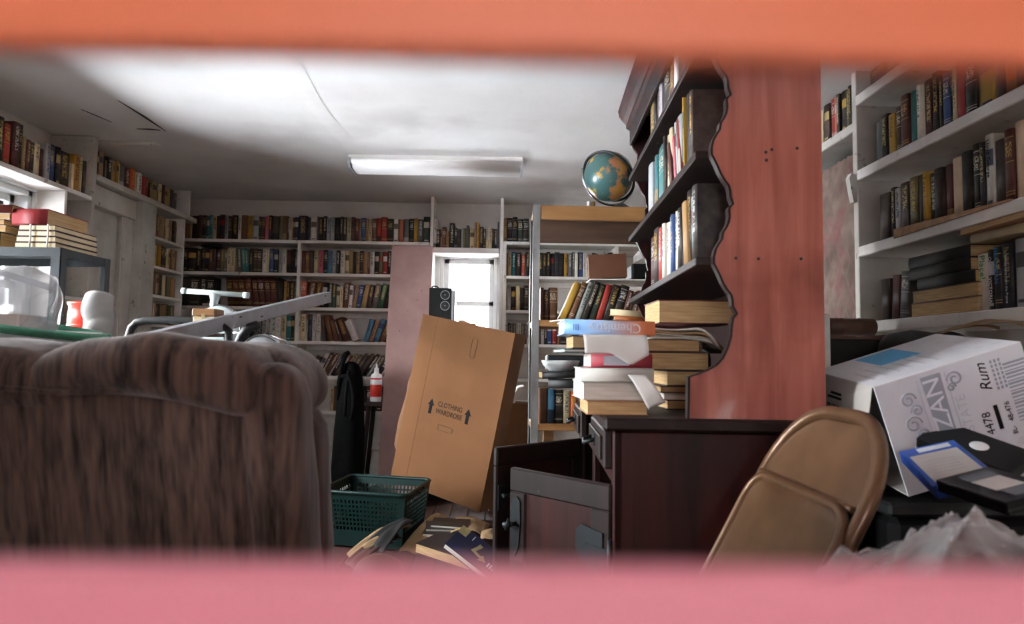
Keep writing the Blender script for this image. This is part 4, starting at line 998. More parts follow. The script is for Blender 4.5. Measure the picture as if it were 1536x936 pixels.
sz = at(555, 603, 4.82).z
B('seat', (at(546, 603, 4.82).x, 4.82, sz-.03), (-.66, 5.08, sz), 'dark_wood', sto)
for x, dx_ in ((at(548, 603, 4.82).x+.02, -.05), (-.69, .0)):
    for y, dy_ in ((4.85, .0), (5.05, .0)): MB().tube([(x, y, sz-.03), (x+dx_, y+dy_, .0)], .016, 8).build('leg', 'dark_wood', sto)
gb = thing('glue_bottle', 'white squeeze bottle with a red label standing on the dark stool', 'bottle', at(564, 603, 4.88))
gc = at(563.5, 603, 4.88); gc.z = sz
MB().lathe([(0, 0), (.037, 0), (.04, .01), (.04, .175), (.036, .19), (.018, .20), (.016, .222), (.018, .224), (.016, .235), (.008, .24), (.004, .27), (0, .27)], gc, 20).build('bottle_body', 'white_plastic', gb)
MB().lathe([(.0405, .035), (.0412, .036), (.0412, .165), (.0405, .166)], gc, 20).build('label_band', 'red_label', gb)
MB().lathe([(.0414, .12), (.0416, .125), (.0416, .15), (.0414, .155)], gc, 20).build('label_stripe', 'white_plastic', gb)
fm = MB().grid(lambda u, v: lump(Vector((-1.02+.26*u, 4.45+.26*v, .10+.10*math.sin(u*3.1)*math.sin(v*3.1))), .06, 9), 16, 16).build('plastic_film', 'clear_film')
tag(fm, 'crumpled clear plastic film on the floor behind the green basket', 'plastic film')

# ================================================================ floor clutter before the wardrobe box
def flat_book(name, label, m, w, d, h, cover, pagesm='pages_tan', cat='book', spine='x0', group=None, t=.0025):
    """lying book, local x = width, y = depth, z = thickness; spine on side 'spine'"""
    o = thing(name, label, cat, mat=m, group=group)
    MB().cbox((0, 0, h-t), (w, d, h), .001).build('cover', cover, o, True)
    MB().cbox((0, 0, 0), (w, d, t), .001).build('cover', cover, o, True)
    lo, hi = [.003, .003], [w-.003, d-.003]
    if spine: 
        ax = 0 if spine[0] == 'x' else 1
        n_ = 5; pts = []
        hh = h/2
        for k in range(n_+1):
            an = -math.pi/2+math.pi*k/n_; pts.append((-math.cos(an)*.006, hh+math.sin(an)*hh))
        side = spine[1] == '1'
        if ax == 0: fn = (lambda a, b, dd: (w-.001-a if side else a+.001, dd, b)); rng = d
        else: fn = (lambda a, b, dd: (dd, d-.001-a if side else a+.001, b)); rng = w
        MB().prism(pts, 0, rng, fn, True).build('spine', cover, o, True)
        if side: hi[ax] += .001
        else: lo[ax] -= .001
    MB().box((lo[0], lo[1], t), (hi[0], hi[1], h-t)).build('pages', pagesm, o, True)
    return o
for nm_, c_ in (('navy_cover_', (26, 30, 70)), ('navy_cover', (26, 30, 70)), ('green_grey_cover', (96, 110, 104)), ('rose_cover', (176, 66, 78)), ('white_cover', (214, 212, 204)), ('tan_cover', (176, 128, 90)), ('black_cover', (28, 26, 28)),
                ('brown_cover', (104, 64, 42)), ('maroon_cover', (112, 40, 36)), ('red_cover', (150, 40, 44)), ('teal_cover', (60, 96, 100)), ('wine_leather', (62, 26, 26)), ('orange_brown_cover', (156, 84, 36)), ('cream_cover', (214, 196, 158))):
    nmat(nm_, C(*c_), tuple(v*.82 for v in C(*c_)[:3])+(1,), .5, 9)
BBM = rotm((-.2359, 3.0111, .1734), (.2612, .5552, -.2782))
bbk = flat_book('arrow_book', 'navy blue book with a gold arrow on its cover on the floor pile', BBM, .242, .179, .026, 'navy_cover', 'pages_white', spine=None)
MB().prism([(.115, .142), (.135, .135), (.120, .085), (.150, .077), (.158, .090), (.185, .06), (.148, .045), (.155, .060), (.100, .073), (.1105, .110)], .0255, .0266, lambda a, b, dd: (a, b, dd)).build('gold_arrow', 'print_gold', bbk, True)
MB().box((0, .12, .0255), (.045, .179, .0264)).build('gold_corner', 'print_gold', bbk, True)
MB().box((.075, .13, .0255), (.079, .165, .0264)).build('white_rule', 'print_white', bbk, True)
for k in range(3): MB().box((.196+k*.013, .045, .0255), (.203+k*.013, .075, .0264)).build('white_mark', 'print_white', bbk, True)
def P(px, py, Y): return at(px, py, Y)
flat_book('floor_book', 'thick dark book with tan page edges under the navy arrow book', rotm(P(622, 829, 3.25), (.05, .12, -.5)), .30, .20, .045, 'black_cover', 'pages_tan', spine=None)
for k, (px, py, Y, rz) in enumerate(((633, 806, 3.42, -.12), (638, 799, 3.45, .1), (645, 793, 3.48, -.05))):
    flat_book('disc_case', ['lowest of three small white-edged cases stacked on the floor pile', 'middle of three small white-edged cases stacked on the floor pile', 'topmost of three small white-edged cases stacked on the floor pile'][k],
              rotm(P(px, py, Y), (.06, .04, rz)), .19, .13, .020, 'black_cover', 'pages_white', 'case', spine=None, group='small cases on the floor')
def sheet(name, label, cat, pts, mat, thick=.002, bend=.02, n=10, group=None):
    """pts: four corner points; a slightly curled sheet with real thickness"""
    a, b, c, d_ = [Vector(q) for q in pts]
    mb = MB().grid(lambda u, v: (a*(1-u)+b*u)*(1-v)+(d_*(1-u)+c*u)*v+Vector((0, 0, bend*math.sin(u*math.pi)+.4*bend*mnoise.noise(Vector((u*3, v*3, a.x*5))))), n, n, True, thick)
    return tag(mb.build(name, mat), label, cat, group)
sheet('card_strip', 'long tan cardboard strip slanting up from the floor pile', 'cardboard', [P(598, 826, 3.30), P(655, 770, 3.72), P(672, 774, 3.72), P(628, 832, 3.28)], 'tan_paper', .004, .02)
sheet('folder', 'black folder sliding off the basket onto the floor pile', 'folder', [P(540, 826, 3.23), P(607, 777, 3.52), P(622, 781, 3.48), P(575, 830, 3.18)], 'black_card', .003, .03)
sheet('magazine', 'curled magazine with tan edges fanned below the green basket', 'magazine', [P(520, 833, 3.22), P(612, 781, 3.55), P(618, 790, 3.45), P(535, 842, 3.15)], 'tan_paper', .004, .035)
sheet('magazine', 'lowest of the fanned magazines below the green basket', 'magazine', [P(517, 845, 3.10), P(575, 806, 3.40), P(590, 815, 3.32), P(530, 853, 3.05)], 'brown_leather', .004, .02)
sheet('magazine', 'dark covered magazine fanned over the tan one by the basket', 'magazine', [P(526, 842, 3.16), P(596, 800, 3.42), P(603, 808, 3.36), P(540, 850, 3.10)], 'black_card', .003, .03)
sheet('envelope', 'crumpled tan paper lying before the wardrobe box foot', 'paper', [P(672, 800, 3.45), P(726, 805, 3.38), P(735, 786, 3.70), P(676, 780, 3.78)], 'tan_paper', .002, .03)
sheet('envelope', 'small cream paper scrap beside the open cupboard door', 'paper', [P(720, 810, 3.30), P(744, 812, 3.28), P(744, 794, 3.45), P(722, 798, 3.42)], 'tan_paper', .002, .012)
tag(B('loose_plank', (-.02, 0, -.012), (.40, .10, .012), 'floor_wood', m=rotm(P(620, 838, 3.5), (0, -.05, .65))), 'reddish brown loose plank on the floor beneath the books', 'plank')
tag(B('loose_plank', (0, 0, 0), (.62, .12, .05), 'floor_wood', m=rotm((-.42, 3.86, .02), (0, 0, -.05))), 'reddish timber offcut supporting the foot of the wardrobe box', 'plank')
hs = MB().sphere((P(570, 836, 2.95).x, 2.95, P(570, 836, 2.95).z-.06), (.10, .09, .075), 24, 12); hs.v = [lump(p, .02, 6) for p in hs.v]
tag(hs.build('leather_cushion', 'brown_leather'), 'round brown leather cushion on the floor at the bottom edge', 'cushion')
# cartons behind the wardrobe box
cb = thing('cardboard_carton', 'small cardboard cartons stacked between wardrobe box and steel post' if 0 else 'brown cardboard carton with torn open flaps left of the steel post', 'cardboard box', (.06, 4.6, 0))
B('carton_body', (-.05, 4.45, .43), (.22, 4.75, .70), 'cardboard_side', cb)
MB().prism([(0, 0), (.06, .10), (.10, .11), (.04, 0)], 4.46, 4.74, lambda a, b, dd: (.06+a, dd, .70+b)).build('flap', 'paper', cb)
MB().prism([(0, 0), (-.05, .08), (-.06, .075), (-.01, 0)], 4.46, 4.74, lambda a, b, dd: (-.04+a, dd, .70+b)).build('flap', 'cardboard', cb)
cb2 = thing('cardboard_carton', 'dim grey-brown carton on the floor under the torn carton', 'cardboard box', (.06, 4.6, 0))
B('carton_body', (-.06, 4.44, 0), (.23, 4.76, .40), 'brown_leather', cb2); B('carton_lid', (-.065, 4.435, .40), (.235, 4.765, .428), 'cardboard_side', cb2)

# ================================================================ globe and things on the pine shelving
gcn = at(913, 265, 3.76); GR = .139
gl = thing('globe', 'old desk globe with teal oceans in a dark ring stand on the pine shelving', 'globe', (gcn.x, gcn.y, 1.812))
MB().sphere(gcn, GR, 40, 24, Euler((.35, .2, .5)).to_matrix()).build('globe_ball', 'globe_map', gl)
def ring(c, r, nrm, rad, n=48, a0=0, a1=360, flat=None):
    nrm = Vector(nrm).normalized(); ux = nrm.orthogonal().normalized(); uy = nrm.cross(ux)
    return [Vector(c)+(ux*math.cos(R(a0+(a1-a0)*k/n))+uy*math.sin(R(a0+(a1-a0)*k/n)))*r for k in range(n)]
MB().tube(ring(gcn, GR+.014, (-.50, -.52, -.62), .007), .008, 8, closed=True).build('horizon_ring', 'globe_black', gl)
mp_ = ring(gcn, GR+.026, (.35, -.93, .1), .006)
mp_ = [p for p in mp_ if p.z < gcn.z+.03]; mp_.sort(key=lambda p: math.atan2(p.x-gcn.x, -(p.z-gcn.z)))
MB().tube(mp_, .006, 8).build('cradle', 'chrome', gl)
MB().lathe([(0, 0), (.10, 0), (.10, .012), (.06, .03), (.03, .05), (0, .05)], (gcn.x+.07, gcn.y+.02, 1.8125), 24).build('stand_foot', 'globe_black', gl)
for k, (x, c_) in enumerate(((.47, 'paper'), (.495, 'tan_paper'))):
    mb = MB().lathe([(0, 0), (.011, 0), (.011, .034), (.009, .036), (0, .036)], (x, 3.66, 1.8125), 12).build('small_jar', c_); tag(mb, ['tiny white jar beside the globe on the pine top', 'tiny tan jar beside the globe on the pine top'][k], 'jar')
p = at(884, 417, 3.61); 
br_o = thing('worn_album', 'worn brown album standing on edge on the thin board behind the books', 'album', (.56, 3.63, 1.422))
am = Matrix.Translation((p.x, 3.62, 1.4225)) @ Matrix.Rotation(R(-3.2), 4, 'Y')
MB().cbox((0, 0, .0), (.205, .006, .128), .004, am).build('cover', 'brown_cover', br_o); MB().cbox((.004, .0065, .004), (.2, .05, .12), .002, am).build('pages', 'pages_tan', br_o); MB().cbox((0, .0505, .0), (.205, .056, .128), .003, am).build('cover', 'brown_cover', br_o)
bx_ = B('black_case', (.70, 3.63, 1.4225), (.86, 3.80, 1.51), 'black_plastic', r=.01); tag(bx_, 'small black case on the thin board next to the worn album', 'case')
sheet('crumpled_paper', 'crumpled white paper on top of the small black case', 'paper', [(.71, 3.64, 1.506), (.80, 3.64, 1.506), (.82, 3.74, 1.58), (.73, 3.74, 1.56)], 'paper', .002, .03)
flat_book('flat_book', 'cream patterned book lying on the orange book at the pine shelf end', rotm((at(915, 478, 3.6).x, 3.585, MSZ['mid']+.0285), (0, R(4), -.05)), .19, .15, .034, 'cream_cover', 'pages_tan', spine='y0')
flat_book('flat_book', 'orange brown book lying flat at the pine shelf end', rotm((at(921, 484, 3.6).x, 3.582, MSZ['mid']+.0005), (0, R(2), -.03)), .19, .16, .026, 'orange_brown_cover', 'pages_tan', spine='y0')
# low pine shelf: dark flat books, bowl
zl = MSZ['low']+.186
flat_book('flat_book', 'black book with faint lettering lying across the upright books on the low pine shelf', rotm((.255, 3.60, zl+.002), (.0, .0, -.06)), .26, .19, .045, 'black_cover', 'pages_white', spine='y0')
flat_book('flat_book', 'black folder lying on top of the black book on the low pine shelf', rotm((.225, 3.61, zl+.05), (.0, R(-2), .05)), .28, .20, .034, 'black_cover', 'pages_tan', spine='y0')
bl_ = MB().lathe([(0, .0), (.06, .0), (.095, .03), (.105, .055), (.10, .058), (.088, .03), (.055, .008), (0, .008)], (.33, 3.72, zl+.089), 28).build('white_bowl', 'white_plastic'); tag(bl_, 'shallow white bowl on the dark flat books of the low pine shelf', 'bowl')
bb3 = B('grey_box', (.26, 3.80, zl+.089), (.50, 3.93, zl+.175), 'dark_steel', r=.008); tag(bb3, 'dark grey box behind the white bowl on the low pine shelf', 'box')

# ================================================================ pile on the hutch worktop
WT = .862
def hpos(px, py, Y): return at(px, py, Y)
def pile(name, label, x0, x1, py_bot, Y, d, th, cover, pg, z, rz=0, cat='book', spine='y0', **kw):
    a = at(x0, py_bot, Y); b = at(x1, py_bot, Y)
    return flat_book(name, label, rotm((a.x, Y, z), (0, 0, rz)), (b-a).length, d, th, cover, pg, cat, spine, **kw)
z = WT+.0008
pile('tan_book', 'tan book with worn page edges at the bottom of the worktop pile', 880, 972, 620, 1.66, .20, .034, 'tan_cover', 'pages_tan', z, -.02, spine=None); z += .0345
pile('white_book', 'thick white book, lower of the two white ones on the worktop pile', 874, 966, 600, 1.68, .19, .044, 'white_cover', 'pages_white', z, .03, spine=None); z += .0445
pile('white_book', 'white book with a pale spine, upper of the two white ones on the worktop pile', 871, 980, 573, 1.67, .19, .034, 'white_cover', 'pages_white', z, -.02, spine='y0'); z += .0345
rb_ = pile('rose_book', 'rose red and grey book lying above the white books on the worktop pile', 886, 978, 553, 1.70, .17, .036, 'rose_cover', 'pages_white', z, .0, spine='y0')
MB().box((.032, -.0055, .006), (.095, -.004, .030)).build('spine_label', 'print_pale', rb_, True); z += .0365
pile('teal_booklet', 'curled teal booklet under the folded white sheet', 845, 960, 536, 1.72, .20, .010, 'teal_cover', 'pages_white', z, .06, spine=None, cat='booklet'); z += .0105
pile('grey_book', 'dark grey book hidden under the chemistry textbook', 858, 962, 530, 1.74, .18, .034, 'black_cover', 'pages_tan', z, .0, spine=None); z += .0345
a = at(850, 513, 1.66); 
chm = thing('chemistry_textbook', 'thick blue to orange chemistry textbook lying upside down atop the worktop pile', 'book', mat=rotm((a.x-.005, 1.66, z), (0, R(.8), R(0))))
cw = (at(985, 512, 1.66)-a).length; ch = .036
MB().cbox((-.002, 0, ch-.003), (cw, .20, ch), .001).build('cover', 'chemistry_cover', chm, True); MB().cbox((-.002, 0, 0), (cw, .20, .003), .001).build('cover', 'chemistry_cover', chm, True)
MB().prism([(0, 0), (-.004, .006), (-.006, .018), (-.004, .03), (0, ch), (.003, ch), (.003, 0)], -.002, cw, lambda a_, b, dd: (dd, a_, b), True).build('spine', 'chemistry_cover', chm, True)
MB().box((.002, .004, .003), (cw-.004, .195, ch-.003)).build('pages', 'pages_white', chm, True)
MB().prism([(-.001, .004), (-.03, .10), (-.03, .104), (.0, .012)], .0, .0025, lambda a_, b, dd: (a_, b, ch-.0025+dd)).build('cover_corner', 'paper', chm, True)
tm = lambda x, zz: Matrix.Translation((x, -.0068, zz)) @ Matrix.Rotation(R(180), 4, 'Y') @ Matrix.Rotation(R(90), 4, 'X')
tm2 = lambda x, zz: Matrix.Translation((x, -.0068, zz)) @ Matrix.Rotation(R(90), 4, 'X') @ Matrix.Rotation(R(180), 4, 'Z')
text('Chemistry', .032, 'print_white', chm, tm2(cw*.55, ch*.5), xs=.95); text('III', .022, 'tape_blue', chm, tm2(cw*.12, ch*.5), xs=1.0)
# folded white sheet hanging from the pile
zt = z
def sh(u, v):
    x = at(874, 510, 1.655).x*(1-u)+at(969, 510, 1.655).x*u
    if v < .3: return (x, 1.76-.11*v/.3, zt-.0015)
    k = (v-.3)/.7; drop = .045+.028*max(0, 1-abs(u-.72)/.3); return (x+.004*k, 1.646-.008*math.sin(k*2.4), zt-.002-drop*k)
tag(MB().grid(sh, 16, 14, True, .0008).build('folded_sheet', 'paper'), 'folded white paper sheet hanging out below the chemistry textbook', 'paper')
# curling bookmark note
n0, n1 = at(955, 566, 1.65), at(985, 605, 1.64)
def nt_(u, v):
    c_ = n0*(1-v)+n1*v; s_ = .022*(1-v)+.020*v
    return c_+Vector(((u-.5)*s_*2, -.012*math.sin(v*3)-.006*u, .006*math.cos(v*3)+(u-.5)*.018*v))
tag(MB().grid(nt_, 6, 12, True, .0006).build('paper_note', 'paper'), 'long white paper slip curling down off the white book', 'paper')
# right pile of thick tomes
z = WT+.0008
tom = [('dark thin book at the bottom of the tome pile', 1000, 1032, 612, .026, 'black_cover', 'pages_tan', .20), ('white magazine second in the tome pile', 995, 1036, 602, .018, 'white_cover', 'pages_white', .20),
       ('thin brown book in the lower tome pile', 990, 1036, 590, .018, 'brown_cover', 'pages_tan', .20), ('tan edged thick book low in the tome pile', 1000, 1062, 576, .042, 'black_cover', 'pages_tan', .19),
       ('black backed thick book mid tome pile with tan page edges', 962, 1064, 556, .050, 'black_cover', 'pages_tan', .19), ('dark slim book below the curled magazines', 972, 1050, 528, .034, 'brown_cover', 'pages_tan', .18)]
for lb, x0, x1, py, th, cv, pg, dd in tom:
    pile('tome', lb, x0, x1, py, 1.86, dd, th, cv, pg, z, random.uniform(-.03, .03), spine='x1' if x1-x0 > 70 else None, group='thick books piled under the hutch shelf'); z += th+.0006
for k in range(4):
    def mg(u, v, k=k, z=z):
        x = at(976, 520, 1.85).x*(1-u)+at(1092-5*k, 520, 1.85).x*u
        return (x, 1.85+.17*v-.01*k, z+.004+k*.0085-(.05+.008*k)*max(0, u-.62)**2*5+.003*math.sin(u*6+k))
    tag(MB().grid(mg, 18, 6, True, .0055).build('magazine', ['white_cover', 'paper', 'pages_tan', 'paper'][k]), ['lowest of the four limp magazines drooping over the tome pile', 'second lowest limp magazine drooping over the tome pile', 'third limp magazine drooping over the tome pile', 'topmost limp magazine drooping over the tome pile'][k], 'magazine', 'limp magazines on the tome pile')
z += .004+4*.0085+.004
pile('dictionary', 'huge thick book with pale page edges and red cover under the hutch shelf', 988, 1102, 496, 1.84, .19, .064, 'maroon_cover', 'pages_tan', z, .0, spine=None)
# stacks on the right wall's lowest shelf
zz = RZ['r4']+.0006
stk = [('tan paged thick book at the bottom of the right shelf stack', .05, 'pages_tan', 'brown_cover', 2.14, 2.50), ('tan paged book second in the right shelf stack', .045, 'pages_tan', 'brown_cover', 2.14, 2.49),
       ('dark leather book third in the right shelf stack', .04, 'pages_tan', 'black_cover', 2.15, 2.45), ('dark ribbed leather book fourth in the right shelf stack', .042, 'pages_tan', 'black_cover', 2.17, 2.50), ('dark ribbed leather book topmost in the right shelf stack', .042, 'pages_tan', 'black_cover', 2.17, 2.50)]
for k, (lb, th, pg, cv, y0, y1) in enumerate(stk):
    sp_ = None if k < 2 else 'y0'
    m = Matrix.Translation((RX+.02, y1, zz)) @ Matrix.Rotation(R(-90), 4, 'Z')
    o = flat_book('stacked_book', lb, m, y1-y0, .20, th, cv, pg, spine=sp_, group='books lying on the lowest right shelf')
    zz += th+.0006
m = Matrix.Translation((RX-.01, 2.12, RZ['r4']+.2135)) @ Matrix.Rotation(R(-88), 4, 'Z')
flat_book('flat_book', 'pale book lying across the upright books on the lowest right shelf', m, .30, .19, .028, 'cream_cover', 'pages_tan', spine='y0')
m = Matrix.Translation((RX-.03, 2.15, RZ['r4']+.243)) @ Matrix.Rotation(R(-93), 4, 'Z')
flat_book('flat_book', 'tan paged book topmost above the upright books on the lowest right shelf', m, .30, .18, .020, 'tan_cover', 'pages_tan', spine=None)
# small books lying on the back shelves
flat_book('flat_book', 'thin yellow-lettered black book lying on top of the second back shelf row', Matrix.Translation((X_(302, 366), YB_, bz[1]+.197)), .165, .14, .014, 'black_cover', 'pages_tan', spine='y0')
flat_book('flat_book', 'little red and white book lying behind the white T handle', Matrix.Translation((X_(303, 450), YB_, bz[2]+.001)), .11, .14, .022, 'red_cover', 'pages_white', spine=None)

# ================================================================ rum carton
RM = rotm((.911, 1.522, .702), (.0928, -.3219, -.0905)); RW, RD, RH = .33, .323, .257
ru = thing('rum_carton', 'white rum carton lying tipped on its side with one end open', 'cardboard box', mat=RM)
t = .004
MB().cbox((0, 0, 0), (RW, t, RH), .001).build('label_panel', 'box_white', ru, True)
MB().cbox((0, t, RH-t), (RW, RD, RH), .001).build('top_panel', 'box_white', ru, True)
MB().cbox((0, RD-t, 0), (RW, RD, RH-t), .001).build('back_panel', 'box_inner', ru, True)
MB().cbox((0, t, 0), (RW, RD-t, t), .001).build('bottom_panel', 'box_inner', ru, True)
MB().cbox((RW-t, t, t), (RW, RD-t, RH-t), .001).build('end_panel', 'box_inner', ru, True)
fl_ = MB().add([(0, .004, RH), (0, RD, RH), (-.077, RD+.004, RH-.092), (-.022, .004, RH-.050), (-.003, .004, RH-.003), (-.003, RD, RH-.003), (-.080, RD+.004, RH-.095), (-.025, .004, RH-.053)], [(0,1,2,3),(7,6,5,4),(0,4,5,1),(1,5,6,2),(2,6,7,3),(3,7,4,0)]).build('end_flap', 'box_inner', ru, True)
MB().box((.10, RD-.16, RH-.0004), (.20, RD-.02, RH+.0006)).build('blue_print', 'print_blue', ru, True)
for k in range(6): MB().box((.03+.03*k, .06, RH-.0004), (.035+.03*k, .16+.008*(k % 3), RH+.0006)).build('grey_print', 'print_pale', ru, True)
# printing on the label panel: local x right, z up. The words run down the panel.
lm = lambda x, zz, a=-90: Matrix.Translation((x, -.0006, zz)) @ Matrix.Rotation(R(90), 4, 'X') @ Matrix.Rotation(R(a), 4, 'Z')
MB().prism([(.100, RH-.012), (.145, RH-.012), (.142, .13), (.145, .02), (.100, .02), (.103, .13)], -.0009, 0, lambda a_, b, dd: (a_, dd, b)).build('name_banner', 'print_grey', ru, True)
text('CRUZAN', .052, 'print_white', ru, Matrix.Translation((0, -.0005, 0)) @ lm(.122, .120, 90), xs=1.12)
text('ESTATE', .030, 'print_pale', ru, lm(.172, .135, 90), xs=1.0)
MB().box((.153, -.0006, .02), (.156, 0, RH-.015)).build('rule', 'print_pale', ru, True); MB().box((.090, -.0006, .02), (.093, 0, RH-.015)).build('rule', 'print_pale', ru, True)
def curl(cx, cz, r, n=26, turns=1.4, s_=1): return [(cx+s_*r*(1-k/n*.8)*math.cos(k/n*turns*6.283), -.0006, cz+r*(1-k/n*.8)*math.sin(k/n*turns*6.283)) for k in range(n)]
for cx, cz, r, s_ in ((.062, .205, .018, 1), (.074, .178, .014, -1), (.058, .150, .020, 1), (.075, .122, .015, -1), (.060, .095, .018, 1), (.172, .222, .018, -1), (.160, .205, .010, 1)):
    MB().tube(curl(cx, cz, r, s_=s_), .0022, 5).build('scroll_print', 'print_grey', ru, True)
text('Rum', .034, 'print_black', ru, lm(.232, .205, 90), shear=.35)
for k, (x, sz_) in enumerate(((.253, .006), (.262, .006), (.271, .006))):
    for j in range(7): MB().box((x, -.0005, .17+j*.010), (x+.0045, 0, .177+j*.010)).build('small_print', 'print_grey', ru, True)
text('4478', .026, 'print_black', ru, lm(.213, .105, 90)); text('48-476', .016, 'print_black', ru, lm(.262, .118, 90)); text('8L-', .014, 'print_black', ru, lm(.262, .075, 90))
MB().box((.232, -.0006, .085), (.241, 0, .14)).build('black_bar', 'print_black', ru, True)
for k in range(18): MB().box((.278, -.0005, .09+k*.0075), (.326, 0, .0925+k*.0075+(k % 3)*.0012)).build('barcode_bar', 'print_grey', ru, True)
text('FRAGILE', .008, 'print_pale', ru, lm(.02, .215, 90)) if 0 else None
fm_ = Matrix.Translation((-.04, .12, RH-.052))
fax = Vector((-.075, 0, -.088)).normalized()
FMx = Matrix(((0, fax.x, 0, -.046), (-1, 0, 0, .165), (0, fax.z, 0, RH-.0495), (0, 0, 1, 0))) if 0 else None
def flapm(s, along):   # letters on the outer face of the end flap, upside down
    x = Vector((0, 1, 0)); y = fax.copy(); nn = x.cross(y); o_ = Vector((0, along, RH))+fax*s+nn*(.0008 if nn.x < 0 else -.0008)
    if nn.x > 0: x = -x; nn = -nn
    return Matrix(((x.x, y.x, nn.x, o_.x), (x.y, y.y, nn.y, o_.y), (x.z, y.z, nn.z, o_.z), (0, 0, 0, 1)))
text('COHZO', .026, 'print_black', ru, flapm(.074, .155)); 
for s_, w_ in ((.040, .05), (.050, .065)):
    for j in range(9): MB().box((-.0025, -.003, -.002), (.0025, .003, .001), flapm(s_, .155-w_/2+j*w_/8)).build('small_print', 'print_black', ru, True)

# ================================================================ video tapes
def tape(name, label, pos, rot, dims, body, sleeve):
    o = thing(name, label, 'video tape', mat=rotm(pos, rot), group='video tapes on the plastic bag'); w_, d_, h_ = dims
    MB().cbox((0, 0, 0), (w_, d_, h_), .002).build('sleeve' if sleeve else 'shell', body, o, True)
    if sleeve:
        MB().box((.008, .012, h_-.0002), (w_-.010, d_-.042, h_+.0006)).build('label_sheet', 'tape_label', o, True)
        MB().box((.030, d_-.030, h_-.0002), (w_-.015, d_-.010, h_+.0006)).build('title_strip', 'print_pale', o, True)
        for k in range(5): MB().box((.02, .05+k*.014, h_), (w_-.03, .0515+k*.014, h_+.0008)).build('ruled_line', 'print_grey', o, True)
    else:
        MB().box((.028, .055, h_-.0002), (w_-.022, d_-.055, h_+.0008)).build('label_sheet', 'tape_label', o, True)
        for y in (.018, d_-.052): MB().box((.03, y, h_-.0002), (w_-.02, y+.034, h_+.0006)).build('tape_window', 'tape_window', o, True)
        MB().box((.0, -.0004, h_*.35), (w_, .0005, h_*.5)).build('lid_groove', 'black_rubber', o, True)
    return o
tape('video_tape', 'video tape in a blue sleeve with a pale label leaning on the rum carton', (.8058, 1.2578, .7492), (.2171, -.2805, -.291), (.1058, .1885, .027), 'tape_blue', True)
tape('video_tape', 'black video tape with a pale label, nearest on the plastic bag', (.795, 1.066, .762), (.0378, -.2502, .0088), (.101, .168, .0225), 'black_plastic', False)
o = tape('video_tape', 'bare black video tape with a white hub behind the blue sleeve', (1.015, 1.355, .762), (.30, -.35, .45), (.103, .187, .025), 'black_plastic', True)
for c_ in list(o.children): 
    if c_.name.split('.')[0] in ('label_sheet', 'title_strip', 'ruled_line'): bpy.data.objects.remove(c_)
MB().lathe([(0, .0255), (.016, .0255), (.018, .026), (.016, .0266), (0, .0266)], (.052, .085, 0), 20).build('hub', 'white_plastic', o, True)

# ================================================================ clear plastic bag of stuff
def bagz(x, y):
    r2 = ((x-.68)/.40)**2+((y-.92)/.25)**2
    b = .768-.26*max(0, r2)**.95
    rid = .018*mnoise.noise(Vector((x*9, y*9, 1)))+.012*abs(mnoise.noise(Vector((x*20+y*9, y*6, 4))))+.010*math.sin((x*1.2-y)*26+4*mnoise.noise(Vector((x*4, y*4, 9))))
    an = math.atan2(y-1.0, x-.70); rr = math.hypot(x-.70, y-1.0)
    pl = .018*(1-abs(math.sin(an*8+4*mnoise.noise(Vector((x*3, y*3, 7))))))**2*min(1, rr*5)+.014*(1-abs(mnoise.noise(Vector((x*7, y*7, 3)))))**4
    cut = 2.5*max(0, .68-x)*min(1, max(0, (y-.985)/.03))
    return b+rid*.9+pl*1.8-cut
pb = thing('plastic_bag', 'large crumpled clear plastic bag in the right foreground under the video tapes', 'bag', (.68, .95, 0))
def bagf(u, v):
    x = .26+.96*u; y = .68+.72*v; return (x, y, max(.02, bagz(x, y)))
MB().grid(bagf, 170, 130).build('film', 'clear_film', pb)
MB().grid(lambda u, v: (.34+.80*u, .76+.50*v, max(.0, bagz(.34+.80*u, .76+.50*v)-.05-.35*max(0, abs(u-.5)*2)**6-.35*max(0, abs(v-.5)*2)**6)), 40, 30).build('contents', 'dark_lump', pb)
MB().grid(lambda u, v: lump(Vector((.60+.10*u+.02*v, .96+.02*math.sin(u*6), (.70+.06*v*(1-.5*u)))), .02, 18), 14, 10).build('knot', 'clear_film', pb)
# dark tote holding up the carton
tt = thing('dark_tote', 'dark plastic tote half hidden beneath the rum carton', 'storage box', (1.1, 1.7, 0))
B('tote_body', (.87, 1.52, 0), (1.30, 1.86, .66), 'black_plastic', tt, r=.02); B('tote_lid', (.86, 1.51, .66), (1.31, 1.87, .69), 'black_rubber', tt, r=.008)

# ================================================================ folding chair (folded, leaning to the right)
Hx = Vector((.47, 0, .883)).normalized(); Wx = Vector((0, -1, 0)); Nx = Wx.cross(Hx)   # local x across (far -> near), y = normal, z = up along the chair
top = Vector((.628, 1.23, .915)); CL = 1.0
org = top-Hx*CL
CM = Matrix(((Wx.x, Nx.x, Hx.x, org.x), (Wx.y, Nx.y, Hx.y, org.y), (Wx.z, Nx.z, Hx.z, org.z), (0, 0, 0, 1)))
ch_ = thing('folding_chair', 'folded brown metal folding chair leaning in front of the hutch base', 'folding chair', mat=CM)
hw = .195
def U(w_, ztop, r_, zb, y): 
    pts = [(-w_, y, zb), (-w_, y, zb+.15), (-w_, y, ztop*.6), (-w_, y, ztop-r_)]
    for k in range(1, 9): an = math.pi-math.pi/2*k/8; pts.append((-w_+r_+r_*math.cos(an), y, ztop-r_+r_*math.sin(an)))
    for k in range(0, 9): an = math.pi/2-math.pi/2*k/8; pts.append((w_-r_+r_*math.cos(an), y, ztop-r_+r_*math.sin(an)))
    pts += [(w_, y, ztop*.6), (w_, y, zb+.15), (w_, y, zb)]; return pts
side = 1 if Nx.x < 0 else -1
MB().tube(U(hw, CL-.012, .15, .0, 0), .0125, 12).build('back_frame', 'brown_metal', ch_, True)
